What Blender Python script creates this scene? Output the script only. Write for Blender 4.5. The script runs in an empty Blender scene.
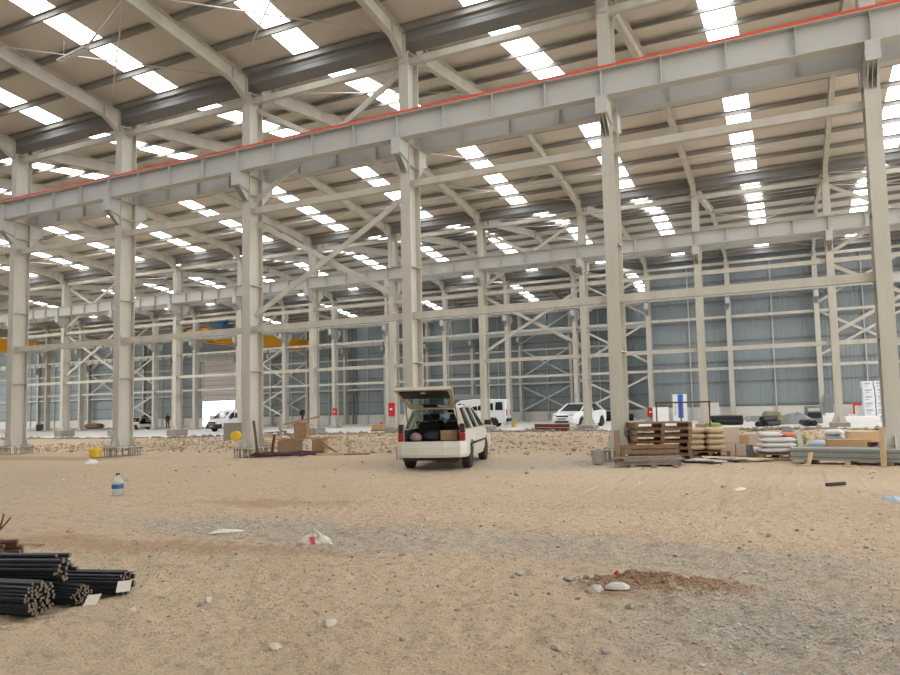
import bpy, bmesh, math, random
from mathutils import Vector, Matrix, noise
C = bpy.context.scene.collection
PI = math.pi
RND = random.Random(7)

# ------------------------------------------------------------------ helpers
def lin(r, g, b):
    f = lambda c: (c/255/12.92) if c/255 <= .04045 else ((c/255+.055)/1.055)**2.4
    return (f(r), f(g), f(b), 1)

def ss(t):
    t = min(max(t, 0.), 1.)
    return t*t*(3-2*t)

class MB:
    """collects vertices and faces of ONE mesh"""
    def __init__(s): s.v = []; s.f = []
    def add(s, vs, fs):
        b = len(s.v); s.v += [tuple(v) for v in vs]; s.f += [tuple(b+i for i in f) for f in fs]; return s
    def box(s, lo, hi, M=None):
        x0, y0, z0 = lo; x1, y1, z1 = hi
        vs = [(x0,y0,z0),(x1,y0,z0),(x1,y1,z0),(x0,y1,z0),(x0,y0,z1),(x1,y0,z1),(x1,y1,z1),(x0,y1,z1)]
        if M: vs = [M @ Vector(v) for v in vs]
        return s.add(vs, [(0,3,2,1),(4,5,6,7),(0,1,5,4),(1,2,6,5),(2,3,7,6),(3,0,4,7)])
    def cbox(s, c, d, M=None):
        return s.box([c[i]-d[i]/2 for i in range(3)], [c[i]+d[i]/2 for i in range(3)], M)
    def bar(s, p0, p1, w, h, up=(0,0,1)):
        p0 = Vector(p0); p1 = Vector(p1); d = (p1-p0).normalized(); u = Vector(up)
        if abs(d.dot(u)) > .99: u = Vector((0,1,0))
        a = d.cross(u).normalized()*w/2; b = d.cross(a).normalized()*h/2
        vs = [p+q for p in (p0,p1) for q in (-a-b, a-b, a+b, -a+b)]
        return s.add(vs, [(0,3,2,1),(4,5,6,7),(0,1,5,4),(1,2,6,5),(2,3,7,6),(3,0,4,7)])
    def tube(s, pts, r, n=8, cap=True):
        pts = [Vector(p) for p in pts]; rs = r if isinstance(r, (list, tuple)) else [r]*len(pts)
        vs = []; a = None
        for i, p in enumerate(pts):
            d = (pts[min(i+1, len(pts)-1)]-pts[max(i-1, 0)]).normalized()
            if a is None:
                a = d.orthogonal().normalized()
            else:
                a = (a-d*a.dot(d)); a = a.normalized() if a.length > 1e-6 else d.orthogonal().normalized()
            b = d.cross(a)
            vs += [p+(a*math.cos(2*PI*k/n)+b*math.sin(2*PI*k/n))*rs[i] for k in range(n)]
        fs = [(i*n+k, i*n+(k+1) % n, (i+1)*n+(k+1) % n, (i+1)*n+k) for i in range(len(pts)-1) for k in range(n)]
        if cap: fs += [tuple(range(n-1, -1, -1)), tuple(range((len(pts)-1)*n, len(pts)*n))]
        return s.add(vs, fs)
    def lathe(s, prof, n=20, c=(0,0,0), M=None):
        vs = [(c[0]+r*math.cos(2*PI*k/n), c[1]+r*math.sin(2*PI*k/n), c[2]+z) for r, z in prof for k in range(n)]
        if M: vs = [M @ Vector(v) for v in vs]
        m = len(prof)
        fs = [(i*n+k, i*n+(k+1) % n, (i+1)*n+(k+1) % n, (i+1)*n+k) for i in range(m-1) for k in range(n)]
        fs += [tuple(range(n-1, -1, -1)), tuple(range((m-1)*n, m*n))]
        return s.add(vs, fs)
    def prism(s, poly, axis, a0, a1):
        """polygon in the two other axes pushed along an axis"""
        def P(u, v, w): return {'x': (w,u,v), 'y': (u,w,v), 'z': (u,v,w)}[axis]
        n = len(poly); vs = [P(u,v,a0) for u, v in poly]+[P(u,v,a1) for u, v in poly]
        return s.add(vs, [tuple(range(n-1,-1,-1)), tuple(range(n,2*n))]+[(i,(i+1)%n,n+(i+1)%n,n+i) for i in range(n)])
    def loft(s, rings, close=True, cap=True):
        n = len(rings[0]); m = len(rings); vs = [p for r in rings for p in r]
        fs = [(i*n+k, i*n+(k+1)%n, (i+1)*n+(k+1)%n, (i+1)*n+k) for i in range(m-1) for k in range(n if close else n-1)]
        if cap: fs += [tuple(range(n-1,-1,-1)), tuple(range((m-1)*n, m*n))]
        return s.add(vs, fs)
    def slab(s, q, t):
        """quad q given a thickness along its normal"""
        q = [Vector(p) for p in q]; n = (q[1]-q[0]).cross(q[3]-q[0]).normalized()*t/2
        vs = [p-n for p in q]+[p+n for p in q]; k = len(q)
        return s.add(vs, [tuple(range(k-1,-1,-1)), tuple(range(k,2*k))]+[(i,(i+1)%k,k+(i+1)%k,k+i) for i in range(k)])
    def mesh(s, name):
        me = bpy.data.meshes.new(name); me.from_pydata(s.v, [], s.f)
        bm = bmesh.new(); bm.from_mesh(me); bmesh.ops.recalc_face_normals(bm, faces=bm.faces); bm.to_mesh(me); bm.free()
        return me
    def build(s, name, mat, parent=None, loc=(0,0,0), rz=0, smooth=False, bevel=0, sub=0):
        o = bpy.data.objects.new(name, s.mesh(name)); C.objects.link(o)
        o.data.materials.append(mat); o.location = loc; o.rotation_euler = (0,0,rz)
        if parent: o.parent = parent
        if smooth:
            for p in o.data.polygons: p.use_smooth = True
        if bevel:
            m = o.modifiers.new('bevel', 'BEVEL'); m.width = bevel; m.segments = 2; m.limit_method = 'ANGLE'
        if sub:
            m = o.modifiers.new('subdivision', 'SUBSURF'); m.levels = sub; m.render_levels = sub
        return o

def tag(o, label=None, cat=None, group=None, kind=None):
    if label: o['label'] = label
    if cat: o['category'] = cat
    if group: o['group'] = group
    if kind: o['kind'] = kind
    return o
def thing(name, label, cat, loc=(0,0,0), rz=0, group=None, kind=None):
    o = bpy.data.objects.new(name, None); C.objects.link(o); o.empty_display_size = .1
    o.location = loc; o.rotation_euler = (0,0,rz)
    return tag(o, label, cat, group, kind)
def part(src, parent, loc=None):
    c = src.copy(); C.objects.link(c); c.parent = parent
    if loc is not None: c.location = loc
    return c
def dup(root, loc, rz=None, label=None, group=None):
    r = root.copy(); C.objects.link(r); r.location = loc
    if rz is not None: r.rotation_euler = (0,0,rz)
    if label: r['label'] = label
    if group: r['group'] = group
    for ch in list(root.children):
        c = ch.copy(); C.objects.link(c); c.parent = r
        for g in list(ch.children):
            d = g.copy(); C.objects.link(d); d.parent = c
    return r

def boolean_cut(o, cutters):
    for cb in cutters:
        c = bpy.data.objects.new('cutter', cb.mesh('cutter')); C.objects.link(c); c.parent = o.parent
        m = o.modifiers.new('cut', 'BOOLEAN'); m.operation = 'DIFFERENCE'; m.object = c; m.solver = 'EXACT'
        bpy.context.view_layer.update()
        dg = bpy.context.evaluated_depsgraph_get()
        me = bpy.data.meshes.new_from_object(o.evaluated_get(dg))
        mats = list(o.data.materials)
        o.modifiers.clear(); o.data = me
        if not me.materials:
            for mm in mats: me.materials.append(mm)
        bpy.data.objects.remove(c, do_unlink=True)

ORD = 'first second third fourth fifth sixth seventh eighth ninth tenth eleventh twelfth thirteenth fourteenth fifteenth sixteenth seventeenth eighteenth nineteenth twentieth'.split()

# ------------------------------------------------------------------ materials
def nodes(name):
    m = bpy.data.materials.new(name); m.use_nodes = True
    nt = m.node_tree; b = nt.nodes['Principled BSDF']
    return m, nt, b
def simple(name, col, rough=.6, metal=0, var=.12, scale=3., bump=0., bscale=40., spec=.3):
    m, nt, b = nodes(name); N = nt.nodes.new; L = nt.links.new
    b.inputs['Roughness'].default_value = rough; b.inputs['Metallic'].default_value = metal
    b.inputs['Specular IOR Level'].default_value = spec
    tc = N('ShaderNodeTexCoord')
    if var:
        nz = N('ShaderNodeTexNoise'); nz.inputs['Scale'].default_value = scale; nz.inputs['Detail'].default_value = 5
        L(tc.outputs['Object'], nz.inputs['Vector'])
        mx = N('ShaderNodeMix'); mx.data_type = 'RGBA'
        mx.inputs[6].default_value = tuple(c*(1-var) for c in col[:3])+(1,)
        mx.inputs[7].default_value = tuple(min(1, c*(1+var)) for c in col[:3])+(1,)
        L(nz.outputs['Fac'], mx.inputs[0]); L(mx.outputs[2], b.inputs['Base Color'])
    else:
        b.inputs['Base Color'].default_value = col
    if bump:
        n2 = N('ShaderNodeTexNoise'); n2.inputs['Scale'].default_value = bscale; n2.inputs['Detail'].default_value = 4
        L(tc.outputs['Object'], n2.inputs['Vector'])
        bp = N('ShaderNodeBump'); bp.inputs['Strength'].default_value = bump; bp.inputs['Distance'].default_value = .02
        L(n2.outputs['Fac'], bp.inputs['Height']); L(bp.outputs['Normal'], b.inputs['Normal'])
    return m
def glassy(name, tint, alpha, rough=.05):
    """window glass: dark tinted sheet that lets some of what is behind through"""
    m, nt, b = nodes(name); N = nt.nodes.new; L = nt.links.new
    out = nt.nodes['Material Output']
    tr = N('ShaderNodeBsdfTransparent'); tr.inputs['Color'].default_value = tint
    gl = N('ShaderNodeBsdfGlossy'); gl.inputs['Roughness'].default_value = rough
    mx = N('ShaderNodeMixShader'); mx.inputs[0].default_value = alpha
    L(tr.outputs[0], mx.inputs[1]); L(gl.outputs[0], mx.inputs[2]); L(mx.outputs[0], out.inputs['Surface'])
    return m

M = {}
def steel_mat():
    # cream shop-painted steel: dust streaks and a little rust colour here and there
    m, nt, b = nodes('cream painted steel'); N = nt.nodes.new; L = nt.links.new
    b.inputs['Roughness'].default_value = .5; b.inputs['Specular IOR Level'].default_value = .3
    tc = N('ShaderNodeTexCoord'); mp = N('ShaderNodeMapping'); mp.inputs['Scale'].default_value = (1.5,1.5,.35)
    L(tc.outputs['Object'], mp.inputs['Vector'])
    nz = N('ShaderNodeTexNoise'); nz.inputs['Scale'].default_value = 1.6; nz.inputs['Detail'].default_value = 6
    L(mp.outputs[0], nz.inputs['Vector'])
    cr = N('ShaderNodeValToRGB'); e = cr.color_ramp.elements
    e[0].position = .3; e[0].color = (.43,.41,.355,1); e[1].position = .7; e[1].color = (.52,.50,.44,1)
    L(nz.outputs['Fac'], cr.inputs[0]); L(cr.outputs[0], b.inputs['Base Color'])
    return m
M['steel'] = steel_mat()
M['steel2'] = simple('cream painted girder', (.45,.45,.43,1), .5, var=.08, scale=1.)
M['galv'] = simple('galvanised purlin', (.25,.24,.22,1), .9, 0, var=.15, scale=2)
M['gutter'] = simple('galvanised gutter', (.20,.20,.20,1), .9, 0, var=.2, scale=1.5)
M['red'] = simple('red conductor rail', (.62,.07,.03,1), .5, var=.1)
M['bolt'] = simple('grey threaded rod', (.30,.28,.25,1), .6, .3)
M['yellow'] = simple('crane yellow', (.72,.33,.015,1), .45, var=.06)
M['blue'] = simple('hoist blue', (.05,.16,.28,1), .4)
M['concrete'] = simple('concrete', (.60,.58,.54,1), .9, var=.15, scale=1.2, bump=.2)
M['pedestal'] = simple('cast pedestal', (.25,.23,.205,1), .95, var=.2, scale=4, bump=.4)
M['car_white'] = simple('dusty white paint', (.58,.56,.50,1), .3, var=.07, scale=2.5, spec=.5)
M['van_white'] = simple('clean white paint', (.72,.73,.74,1), .25, var=.02, spec=.5)
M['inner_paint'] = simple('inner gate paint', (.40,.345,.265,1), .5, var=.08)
M['black'] = simple('black plastic', (.018,.018,.02,1), .5, var=.2)
M['tyre'] = simple('tyre rubber', (.03,.028,.026,1), .85, var=.2)
M['hub'] = simple('hub metal', (.35,.35,.35,1), .4, .6)
M['cloth_dark'] = simple('dark upholstery', (.035,.033,.035,1), .95, var=.3, scale=6)
M['glass'] = glassy('car glass', (.55,.62,.60,1), .12)
M['dark_glass'] = simple('dark window glass', (.02,.024,.03,1), .08, var=.0, spec=.6)
M['lamp_red'] = simple('red lamp lens', (.30,.02,.03,1), .2, spec=.6)
M['lamp_dark'] = simple('smoked lamp lens', (.05,.02,.02,1), .2, spec=.6)
M['lamp_clear'] = simple('clear lamp lens', (.6,.62,.65,1), .15, spec=.7)
M['carton'] = simple('cardboard', (.43,.28,.145,1), .85, var=.1, scale=5)
M['carton_pale'] = simple('pale cardboard', (.50,.41,.33,1), .85, var=.08, scale=4)
M['carton_white'] = simple('white carton', (.70,.72,.76,1), .7, var=.04)
M['ink'] = simple('grey print', (.36,.38,.44,1), .8, var=.1)
M['ply'] = simple('shuttering timber', (.35,.225,.125,1), .85, var=.25, scale=6, bump=.2)
M['ply2'] = simple('weathered timber', (.24,.165,.105,1), .9, var=.35, scale=7, bump=.3)
M['pallet'] = simple('reddish pallet timber', (.20,.12,.07,1), .9, var=.3, scale=7, bump=.2)
M['greywood'] = simple('grey boards', (.22,.20,.19,1), .9, var=.3, scale=6)
M['pinewood'] = simple('pine timber', (.52,.38,.235,1), .8, var=.15, scale=6)
M['bag_tan'] = simple('tan paper sack', (.47,.375,.235,1), .85, var=.1, scale=8, bump=.15)
M['bag_white'] = simple('white woven sack', (.62,.60,.59,1), .75, var=.07, scale=8, bump=.2)
M['bag_red'] = simple('red sack print', (.60,.20,.13,1), .75, var=.1)
M['bag_pink'] = simple('pinkish film', (.33,.22,.20,1), .7, var=.3, scale=12)
M['sheet_galv2'] = simple('darker zinc sheet', (.22,.245,.235,1), .4, .3, var=.15, scale=3)
M['bag_blue'] = simple('blue grey sack', (.36,.45,.56,1), .75, var=.15, scale=9)
M['sheet_galv'] = simple('zinc sheet', (.36,.39,.37,1), .35, .45, var=.15, scale=3)
M['rag'] = simple('white plastic film', (.54,.51,.455,1), .5, var=.06, bump=.2)
M['bag_ruby'] = simple('red film', (.45,.03,.03,1), .5)
M['foam'] = simple('white foam', (.80,.80,.78,1), .8, var=.03)
M['tarp'] = simple('black tarpaulin', (.012,.014,.016,1), .5, var=.3, bump=.3, bscale=8)
M['rust'] = simple('rusty bar', (.12,.06,.035,1), .8, var=.3, scale=20)
M['rebar'] = simple('dark steel bar', (.045,.050,.060,1), .45, .55, var=.25, scale=15)
M['rebar_end'] = simple('cut bar end', (.16,.13,.095,1), .6, .2, var=.35, scale=60)
M['paper'] = simple('paper tag', (.62,.60,.54,1), .8, var=.06)
M['maroon'] = simple('red oxide primer', (.20,.05,.045,1), .6, var=.15)
M['maroon_light'] = simple('dusty red oxide', (.42,.26,.24,1), .7, var=.15)
M['fire_red'] = simple('fire cabinet red', (.52,.025,.03,1), .4, var=.05)
M['white'] = simple('white paint', (.75,.75,.73,1), .5, var=.03)
M['sign_blue'] = simple('sign blue', (.03,.15,.55,1), .5, var=.03)
M['label_blue'] = simple('label blue', (.04,.11,.26,1), .5, var=.1)
M['plastic_y'] = simple('yellow plastic', (.68,.45,.03,1), .5, var=.08)
M['bucket'] = simple('dusty bucket', (.36,.33,.28,1), .8, var=.2, scale=10)
M['stone'] = simple('grey stone', (.35,.325,.285,1), .95, var=.25, scale=14, bump=.3)
M['stone_dark'] = simple('dark stone', (.24,.21,.17,1), .95, var=.3, scale=14, bump=.3)
M['stone_pale'] = simple('pale stone', (.50,.455,.375,1), .95, var=.12, scale=14, bump=.3)
M['clod'] = simple('earth clod', (.38,.28,.185,1), .98, var=.2, scale=10, bump=.3)
M['red_soil'] = simple('red soil', (.36,.225,.145,1), 1., var=.25, scale=18, bump=.6, bscale=60)
M['gravel'] = simple('blue grey gravel', (.40,.395,.37,1), .95, var=.3, scale=8, bump=.2)
M['skin'] = simple('skin', (.25,.13,.08,1), .6)
M['dark_cloth'] = simple('dark clothes', (.03,.032,.04,1), .9)
M['dark_red'] = simple('dark red rubber', (.10,.02,.025,1), .5)
M['conduit'] = simple('grey conduit', (.5,.48,.45,1), .5)
M['olive'] = simple('olive sacking', (.20,.21,.12,1), .9, var=.3)
M['green_bag'] = simple('green sack', (.28,.31,.10,1), .8)
M['grey_box'] = simple('grey plastic', (.19,.20,.20,1), .6)
M['purple'] = simple('purple brown reel', (.09,.04,.05,1), .7, var=.3)

def bottle_mat():
    m, nt, b = nodes('clear bottle plastic')
    b.inputs['Base Color'].default_value = (.80,.84,.84,1); b.inputs['Roughness'].default_value = .12
    b.inputs['Transmission Weight'].default_value = .75; b.inputs['IOR'].default_value = 1.15
    return m
M['bottle'] = bottle_mat()

def sheet_mat(name, col, var, pitch, depth, axis='X', dirt=0.):
    """profiled sheet: a trapezoid-ish rib bump along one axis, and faint laps"""
    m, nt, b = nodes(name); N = nt.nodes.new; L = nt.links.new
    b.inputs['Roughness'].default_value = .55; b.inputs['Specular IOR Level'].default_value = .25
    tc = N('ShaderNodeTexCoord'); sp = N('ShaderNodeSeparateXYZ'); L(tc.outputs['Object'], sp.inputs[0])
    mu = N('ShaderNodeMath'); mu.operation = 'MULTIPLY'; mu.inputs[1].default_value = 2*PI/pitch
    L(sp.outputs[axis], mu.inputs[0])
    si = N('ShaderNodeMath'); si.operation = 'SINE'; L(mu.outputs[0], si.inputs[0])
    bp = N('ShaderNodeBump'); bp.inputs['Strength'].default_value = 1.; bp.inputs['Distance'].default_value = depth
    L(si.outputs[0], bp.inputs['Height']); L(bp.outputs[0], b.inputs['Normal'])
    nz = N('ShaderNodeTexNoise'); nz.inputs['Scale'].default_value = .5; nz.inputs['Detail'].default_value = 5
    L(tc.outputs['Object'], nz.inputs['Vector'])
    mx = N('ShaderNodeMix'); mx.data_type = 'RGBA'
    mx.inputs[6].default_value = tuple(c*(1-var) for c in col)+(1,); mx.inputs[7].default_value = tuple(c*(1+var) for c in col)+(1,)
    L(nz.outputs['Fac'], mx.inputs[0]); L(mx.outputs[2], b.inputs['Base Color'])
    return m
M['roof'] = sheet_mat('beige roof panel', (.58,.545,.495), .06, 1.0, .004)
M['wall'] = sheet_mat('blue grey wall sheet', (.235,.275,.288), .06, .25, .005)
M['shutter'] = sheet_mat('roller shutter', (.58,.53,.51), .05, .9, .02, 'Z')

def skylight_mat():
    # translucent roof sheet lit by the sky above it
    m, nt, b = nodes('daylit translucent sheet'); N = nt.nodes.new; L = nt.links.new
    out = nt.nodes['Material Output']; em = N('ShaderNodeEmission')
    em.inputs['Color'].default_value = (.97,.98,1,1); em.inputs['Strength'].default_value = SKYLIGHT
    L(em.outputs[0], out.inputs['Surface'])
    return m
SKYLIGHT = 8.4
SKY = 3.6
M['skylight'] = skylight_mat()

def ground_mat():
    m, nt, b = nodes('site earth'); N = nt.nodes.new; L = nt.links.new
    b.inputs['Roughness'].default_value = 1.; b.inputs['Specular IOR Level'].default_value = .1
    tc = N('ShaderNodeTexCoord'); V = tc.outputs['Object']
    def nse(scale, detail=6, rough=.6):
        n = N('ShaderNodeTexNoise'); n.inputs['Scale'].default_value = scale; n.inputs['Detail'].default_value = detail
        n.inputs['Roughness'].default_value = rough; L(V, n.inputs['Vector']); return n
    def mixc(a, c, fac):
        x = N('ShaderNodeMix'); x.data_type = 'RGBA'
        for i, q in ((6, a), (7, c)):
            if isinstance(q, tuple): x.inputs[i].default_value = q
            else: L(q, x.inputs[i])
        L(fac, x.inputs[0]); return x.outputs[2]
    def math_(op, a, c=None):
        x = N('ShaderNodeMath'); x.operation = op
        for i, q in enumerate((a, c)):
            if q is None: continue
            if isinstance(q, (int, float)): x.inputs[i].default_value = q
            else: L(q, x.inputs[i])
        return x.outputs[0]
    warp = nse(.9, 5); wv = N('ShaderNodeVectorMath'); wv.operation = 'SUBTRACT'; wv.inputs[1].default_value = (.5,.5,.5)
    L(warp.outputs['Color'], wv.inputs[0])
    ws = N('ShaderNodeVectorMath'); ws.operation = 'SCALE'; ws.inputs[3].default_value = 1.3; L(wv.outputs[0], ws.inputs[0])
    wa = N('ShaderNodeVectorMath'); wa.operation = 'ADD'; L(V, wa.inputs[0]); L(ws.outputs[0], wa.inputs[1])
    def patch(cx, cy, rx, ry, ang=0, soft=.45):
        mp = N('ShaderNodeMapping'); mp.vector_type = 'TEXTURE'
        mp.inputs['Location'].default_value = (cx, cy, 0); mp.inputs['Rotation'].default_value = (0,0,ang)
        mp.inputs['Scale'].default_value = (rx, ry, 1000)
        L(wa.outputs[0], mp.inputs['Vector'])
        ln = N('ShaderNodeVectorMath'); ln.operation = 'LENGTH'; L(mp.outputs[0], ln.inputs[0])
        mr = N('ShaderNodeMapRange'); mr.interpolation_type = 'SMOOTHSTEP'
        mr.inputs['From Min'].default_value = 1+soft; mr.inputs['From Max'].default_value = 1-soft
        mr.inputs['To Min'].default_value = 0; mr.inputs['To Max'].default_value = 1
        L(ln.outputs['Value'], mr.inputs['Value']); return mr.outputs[0]
    def union(ps):
        r = ps[0]
        for p in ps[1:]: r = math_('MAXIMUM', r, p)
        return r
    broad = nse(.22, 6); fine = nse(7, 8, .7); tiny = nse(45, 4, .7)
    base = mixc((.485,.375,.26,1), (.655,.525,.382,1), broad.outputs['Fac'])
    base = mixc(base, (.33,.265,.19,1), math_('MULTIPLY', math_('GREATER_THAN', fine.outputs['Fac'], .56), .42))
    far_grey = patch(-8, 24, 18, 4.5, 0, .5)
    base = mixc(base, (.40,.33,.25,1), math_('MULTIPLY', far_grey, .5))
    sand = union([patch(-1.0, 8.6, 5.0, .75, .02), patch(-4.2, 8.2, 1.1, .45, .1), patch(-2.5, 13.5, 9, 1.2, .05), patch(-6, 3.9, 1.6, .7, .5)])
    base = mixc(base, (.62,.50,.355,1), math_('MULTIPLY', sand, .55))
    redp = union([patch(-7.4, 5.5, 2.2, .35, .12), patch(-5.6, 5.9, .8, .22, .1), patch(-7.6, 8.8, 1.3, .35, .25), patch(-24.5, 15.8, 5, .9, .1), patch(-4.5, 5.8, .5, .25, 0)])
    base = mixc(base, (.40,.245,.15,1), math_('MULTIPLY', redp, .55))
    grey = union([patch(-.05, 4.9, 1.15, 1.25, .5), patch(-6.6, 7.0, 1.9, .5, .08), patch(-4.4, 6.7, 1.3, .75, 0), patch(-1.6, 6.9, 2.6, .55, 0), patch(-.3, 6.4, 1.4, .4, 0), patch(-5.9, 16.5, 4.5, 1.8, .2)])
    gcol = mixc((.46,.425,.365,1), (.355,.33,.29,1), math_('GREATER_THAN', fine.outputs['Fac'], .52))
    base = mixc(base, gcol, math_('MULTIPLY', grey, .52))
    mound = patch(-1.0, 5.66, .62, .26, .12)
    base = mixc(base, (.36,.215,.13,1), math_('MULTIPLY', mound, .75))
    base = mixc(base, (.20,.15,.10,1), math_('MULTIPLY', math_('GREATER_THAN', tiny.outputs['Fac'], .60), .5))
    base = mixc(base, (.235,.175,.115,1), math_('MULTIPLY', math_('GREATER_THAN', nse(17, 7, .75).outputs['Fac'], .585), .45))  # small shadows of the soil relief painted in as dark specks
    base = mixc(base, (.62,.55,.44,1), math_('MULTIPLY', math_('GREATER_THAN', nse(26, 3, .6).outputs['Fac'], .69), .45))
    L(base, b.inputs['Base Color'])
    ad = math_('ADD', math_('MULTIPLY', fine.outputs['Fac'], .7), math_('MULTIPLY', tiny.outputs['Fac'], .35))
    bp = N('ShaderNodeBump'); bp.inputs['Strength'].default_value = 1.; bp.inputs['Distance'].default_value = .085
    L(ad, bp.inputs['Height']); L(bp.outputs[0], b.inputs['Normal'])
    return m
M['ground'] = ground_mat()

# ------------------------------------------------------------------ hall layout
X0, S = -28.008, 6.0006
YR = {'Z': -1.192, 'A': 17.596, 'B': 36.384, 'C': 55.172, 'D': 73.959}
def X(k): return X0+k*S
ZV, SL, HALF = 12.72, .125, 9.394          # roof at the valley, pitch, half span
Z_RAIL = 9.92
def gz(x, y):                               # the earth: nearly level, a little lower far away by the door side
    return -.3*ss((-15-x)/30)*ss((y-14)/16)
def slab_z(x, y):
    return .08-.25*ss((-10-x)/30)-.010*(y-36)

# --- columns
def column_parts():
    W, D, ZB, ZT = .32, .62, .27, 11.95
    sh = MB(); z0 = ZB+.03
    sh.box((-W/2,-D/2,z0), (W/2,-D/2+.025,ZT)); sh.box((-W/2,D/2-.025,z0), (W/2,D/2,ZT)); sh.box((-.011,-D/2+.025,z0), (.011,D/2-.025,ZT))
    st = [MB().box((min(s*.011, s*W/2*.97), -D/2+.025, 0), (max(s*.011, s*W/2*.97), D/2-.025, .02)) for s in (-1, 1)]
    foot = []
    foot.append(MB().prism([(-D/2-.20,z0),(-D/2,z0),(-D/2,z0+.32),(-D/2-.03,z0+.32)], 'x', -.012, .012))
    foot.append(MB().prism([(D/2,z0),(D/2+.20,z0),(D/2+.03,z0+.32),(D/2,z0+.32)], 'x', -.012, .012))
    for s in (-1, 1):
        for ya, yb in ((-D/2,-D/2+.02), (D/2-.02,D/2)):
            foot.append(MB().prism([(s*W/2,z0),(s*(W/2+.15),z0),(s*(W/2+.02),z0+.32),(s*W/2,z0+.32)], 'y', ya, yb))
    bp = MB(); bp.box((-.38,-.55,ZB), (.38,.55,ZB+.03))
    cap = MB(); cap.box((-.2,-.33,ZT), (.2,.33,ZT+.025))
    def bracket(s):
        b = MB(); y0, y1 = s*D/2, s*.80
        def yb(a, c): return (min(a,c), max(a,c))
        a, c = yb(y0, y1)
        b.box((-.15,a,9.17), (.15,c,9.2))
        for xw in (-.13, .12): b.prism([(y0,8.62),(y1,8.78),(y1,9.17),(y0,9.17)], 'x', xw, xw+.01)
        b.slab([(-.15,y0,8.62),(.15,y0,8.62),(.15,y1,8.78),(-.15,y1,8.78)], .02)
        e = MB(); a, c = yb(y1, y1+s*.02); e.box((-.15,a,8.74), (.15,c,9.2))
        r = []
        for xr in (-.09, 0, .09): r.append(MB()); r[-1].prism([(y0,8.3),(y0+s*.02,8.3),(y1-s*.03,8.755),(y0,8.605)], 'x', xr-.008, xr+.008)
        return b, e, r
    return sh, st, foot, bp, cap, bracket
sh, st, foot, bp, cap, bracket = column_parts()
COL = thing('steel_column', 'x', 'column', (X(0), YR['A'], 0), kind='thing')
P_SH = sh.build('shaft', M['steel'], COL)
P_ST = []
for z in (2.75, 5.55, 8.55, 9.2):
    for i_, s_ in enumerate(st):
        P_ST.append(s_.build('stiffener', M['steel'], COL, (0,0,z)) if len(P_ST) < 2 else part(P_ST[i_], COL, (0,0,z)))
for f_ in foot: f_.build('foot_gusset', M['steel'], COL)
bp.build('base_plate', M['steel'], COL); cap.build('cap_plate', M['steel'], COL)
BR = {}
for s in (-1, 1):
    b, e, r = bracket(s)
    bo = b.build('crane_bracket', M['steel2'], COL); e.build('end_plate', M['steel2'], bo); [r_.build('bracket_rib', M['steel2'], bo) for r_ in r]
    BR[s] = bo
# a second kind without the far-side bracket, copied for wall rows; the front row also stands on free anchor bolts
rod = MB(); rod.tube([(0,0,-.05),(0,0,.34)], .017, 6); rod.lathe([(.035,.305),(.035,.335)], 6); rod.lathe([(.035,.225),(.035,.26)], 6)
ROWNAME = {'A': 'front row, raised on bolts', 'B': 'second row, along the slab edge', 'C': 'third row', 'D': 'fourth row, against the wall'}
RANGE = {'A': range(0, 6), 'B': range(-5, 7), 'C': range(-10, 7), 'D': [k for k in range(-16, 3) if k != -8]}
first = True
for row in 'ABCD':
    for i, k in enumerate(RANGE[row]):
        zb = 0 if row == 'A' else (.0 if row == 'B' else slab_z(X(k), YR[row])-.24)
        loc = (X(k), YR[row], zb)
        lab = 'cream steel column, %s from the left in the %s' % (ORD[i], ROWNAME[row].split(',')[0]+(', on bolts' if row == 'A' else ''))
        if first: c = COL; c.location = loc; c['label'] = lab; first = False
        else: c = dup(COL, loc, 0, lab)
        if zb: c.scale = (1, 1, (11.975-zb)/11.975)
        c['group'] = {'A': 'front row of columns', 'B': 'second row of columns', 'C': 'third row of columns', 'D': 'columns along the back wall'}[row]
BOLT = None
for o in [o for o in C.objects if o.get('category') == 'column']:
    row = {'f': 'A', 's': 'B', 't': 'C', 'c': 'D'}[o['group'][0]]
    if row in 'CD':                          # rows at a wall carry a girder on one side only
        for ch in list(o.children):
            if ch.name.startswith('crane_bracket'):
                plus = ch.data.vertices[0].co.y > .3 or max(v.co.y for v in ch.data.vertices) > .5
                if row == 'D' and plus or (row == 'C' and plus and o.location.x > X(3)-1):
                    for g in list(ch.children): bpy.data.objects.remove(g, do_unlink=True)
                    bpy.data.objects.remove(ch, do_unlink=True)
    if row == 'A':
        for j in range(18):
            ang = j
            if j < 12: bx, by = (-.31+.62*(j % 6)/5, (-.48 if j < 6 else .48))
            else: bx, by = ((-.33 if j < 15 else .33), -.24+.24*((j-12) % 3))
            if BOLT is None: BOLT = rod.build('anchor_bolt', M['bolt'], o, (bx, by, 0))
            else: part(BOLT, o, (bx, by, 0))
        # footing cap in the earth
# pedestals / footings are cast, one per column
PED = MB().box((-.41,-.57,-.6), (.41,.57,.268)).mesh('pedestal'); PED.materials.append(M['pedestal'])
FOOT = MB().box((-.55,-.75,-.5), (.55,.75,.0)).mesh('footing'); FOOT.materials.append(M['pedestal'])
for row in 'ABCD':
    for i, k in enumerate(RANGE[row]):
        o = bpy.data.objects.new('column_footing', FOOT if row == 'A' else PED); C.objects.link(o)
        o.location = (X(k), YR[row], -.02 if row == 'A' else (0 if row == 'B' else slab_z(X(k), YR[row])-.24))
        tag(o, 'cast concrete footing under the %s column from the left in the %s' % (ORD[i], ROWNAME[row].split(',')[0]), 'footing', 'column footings', 'thing')

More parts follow.
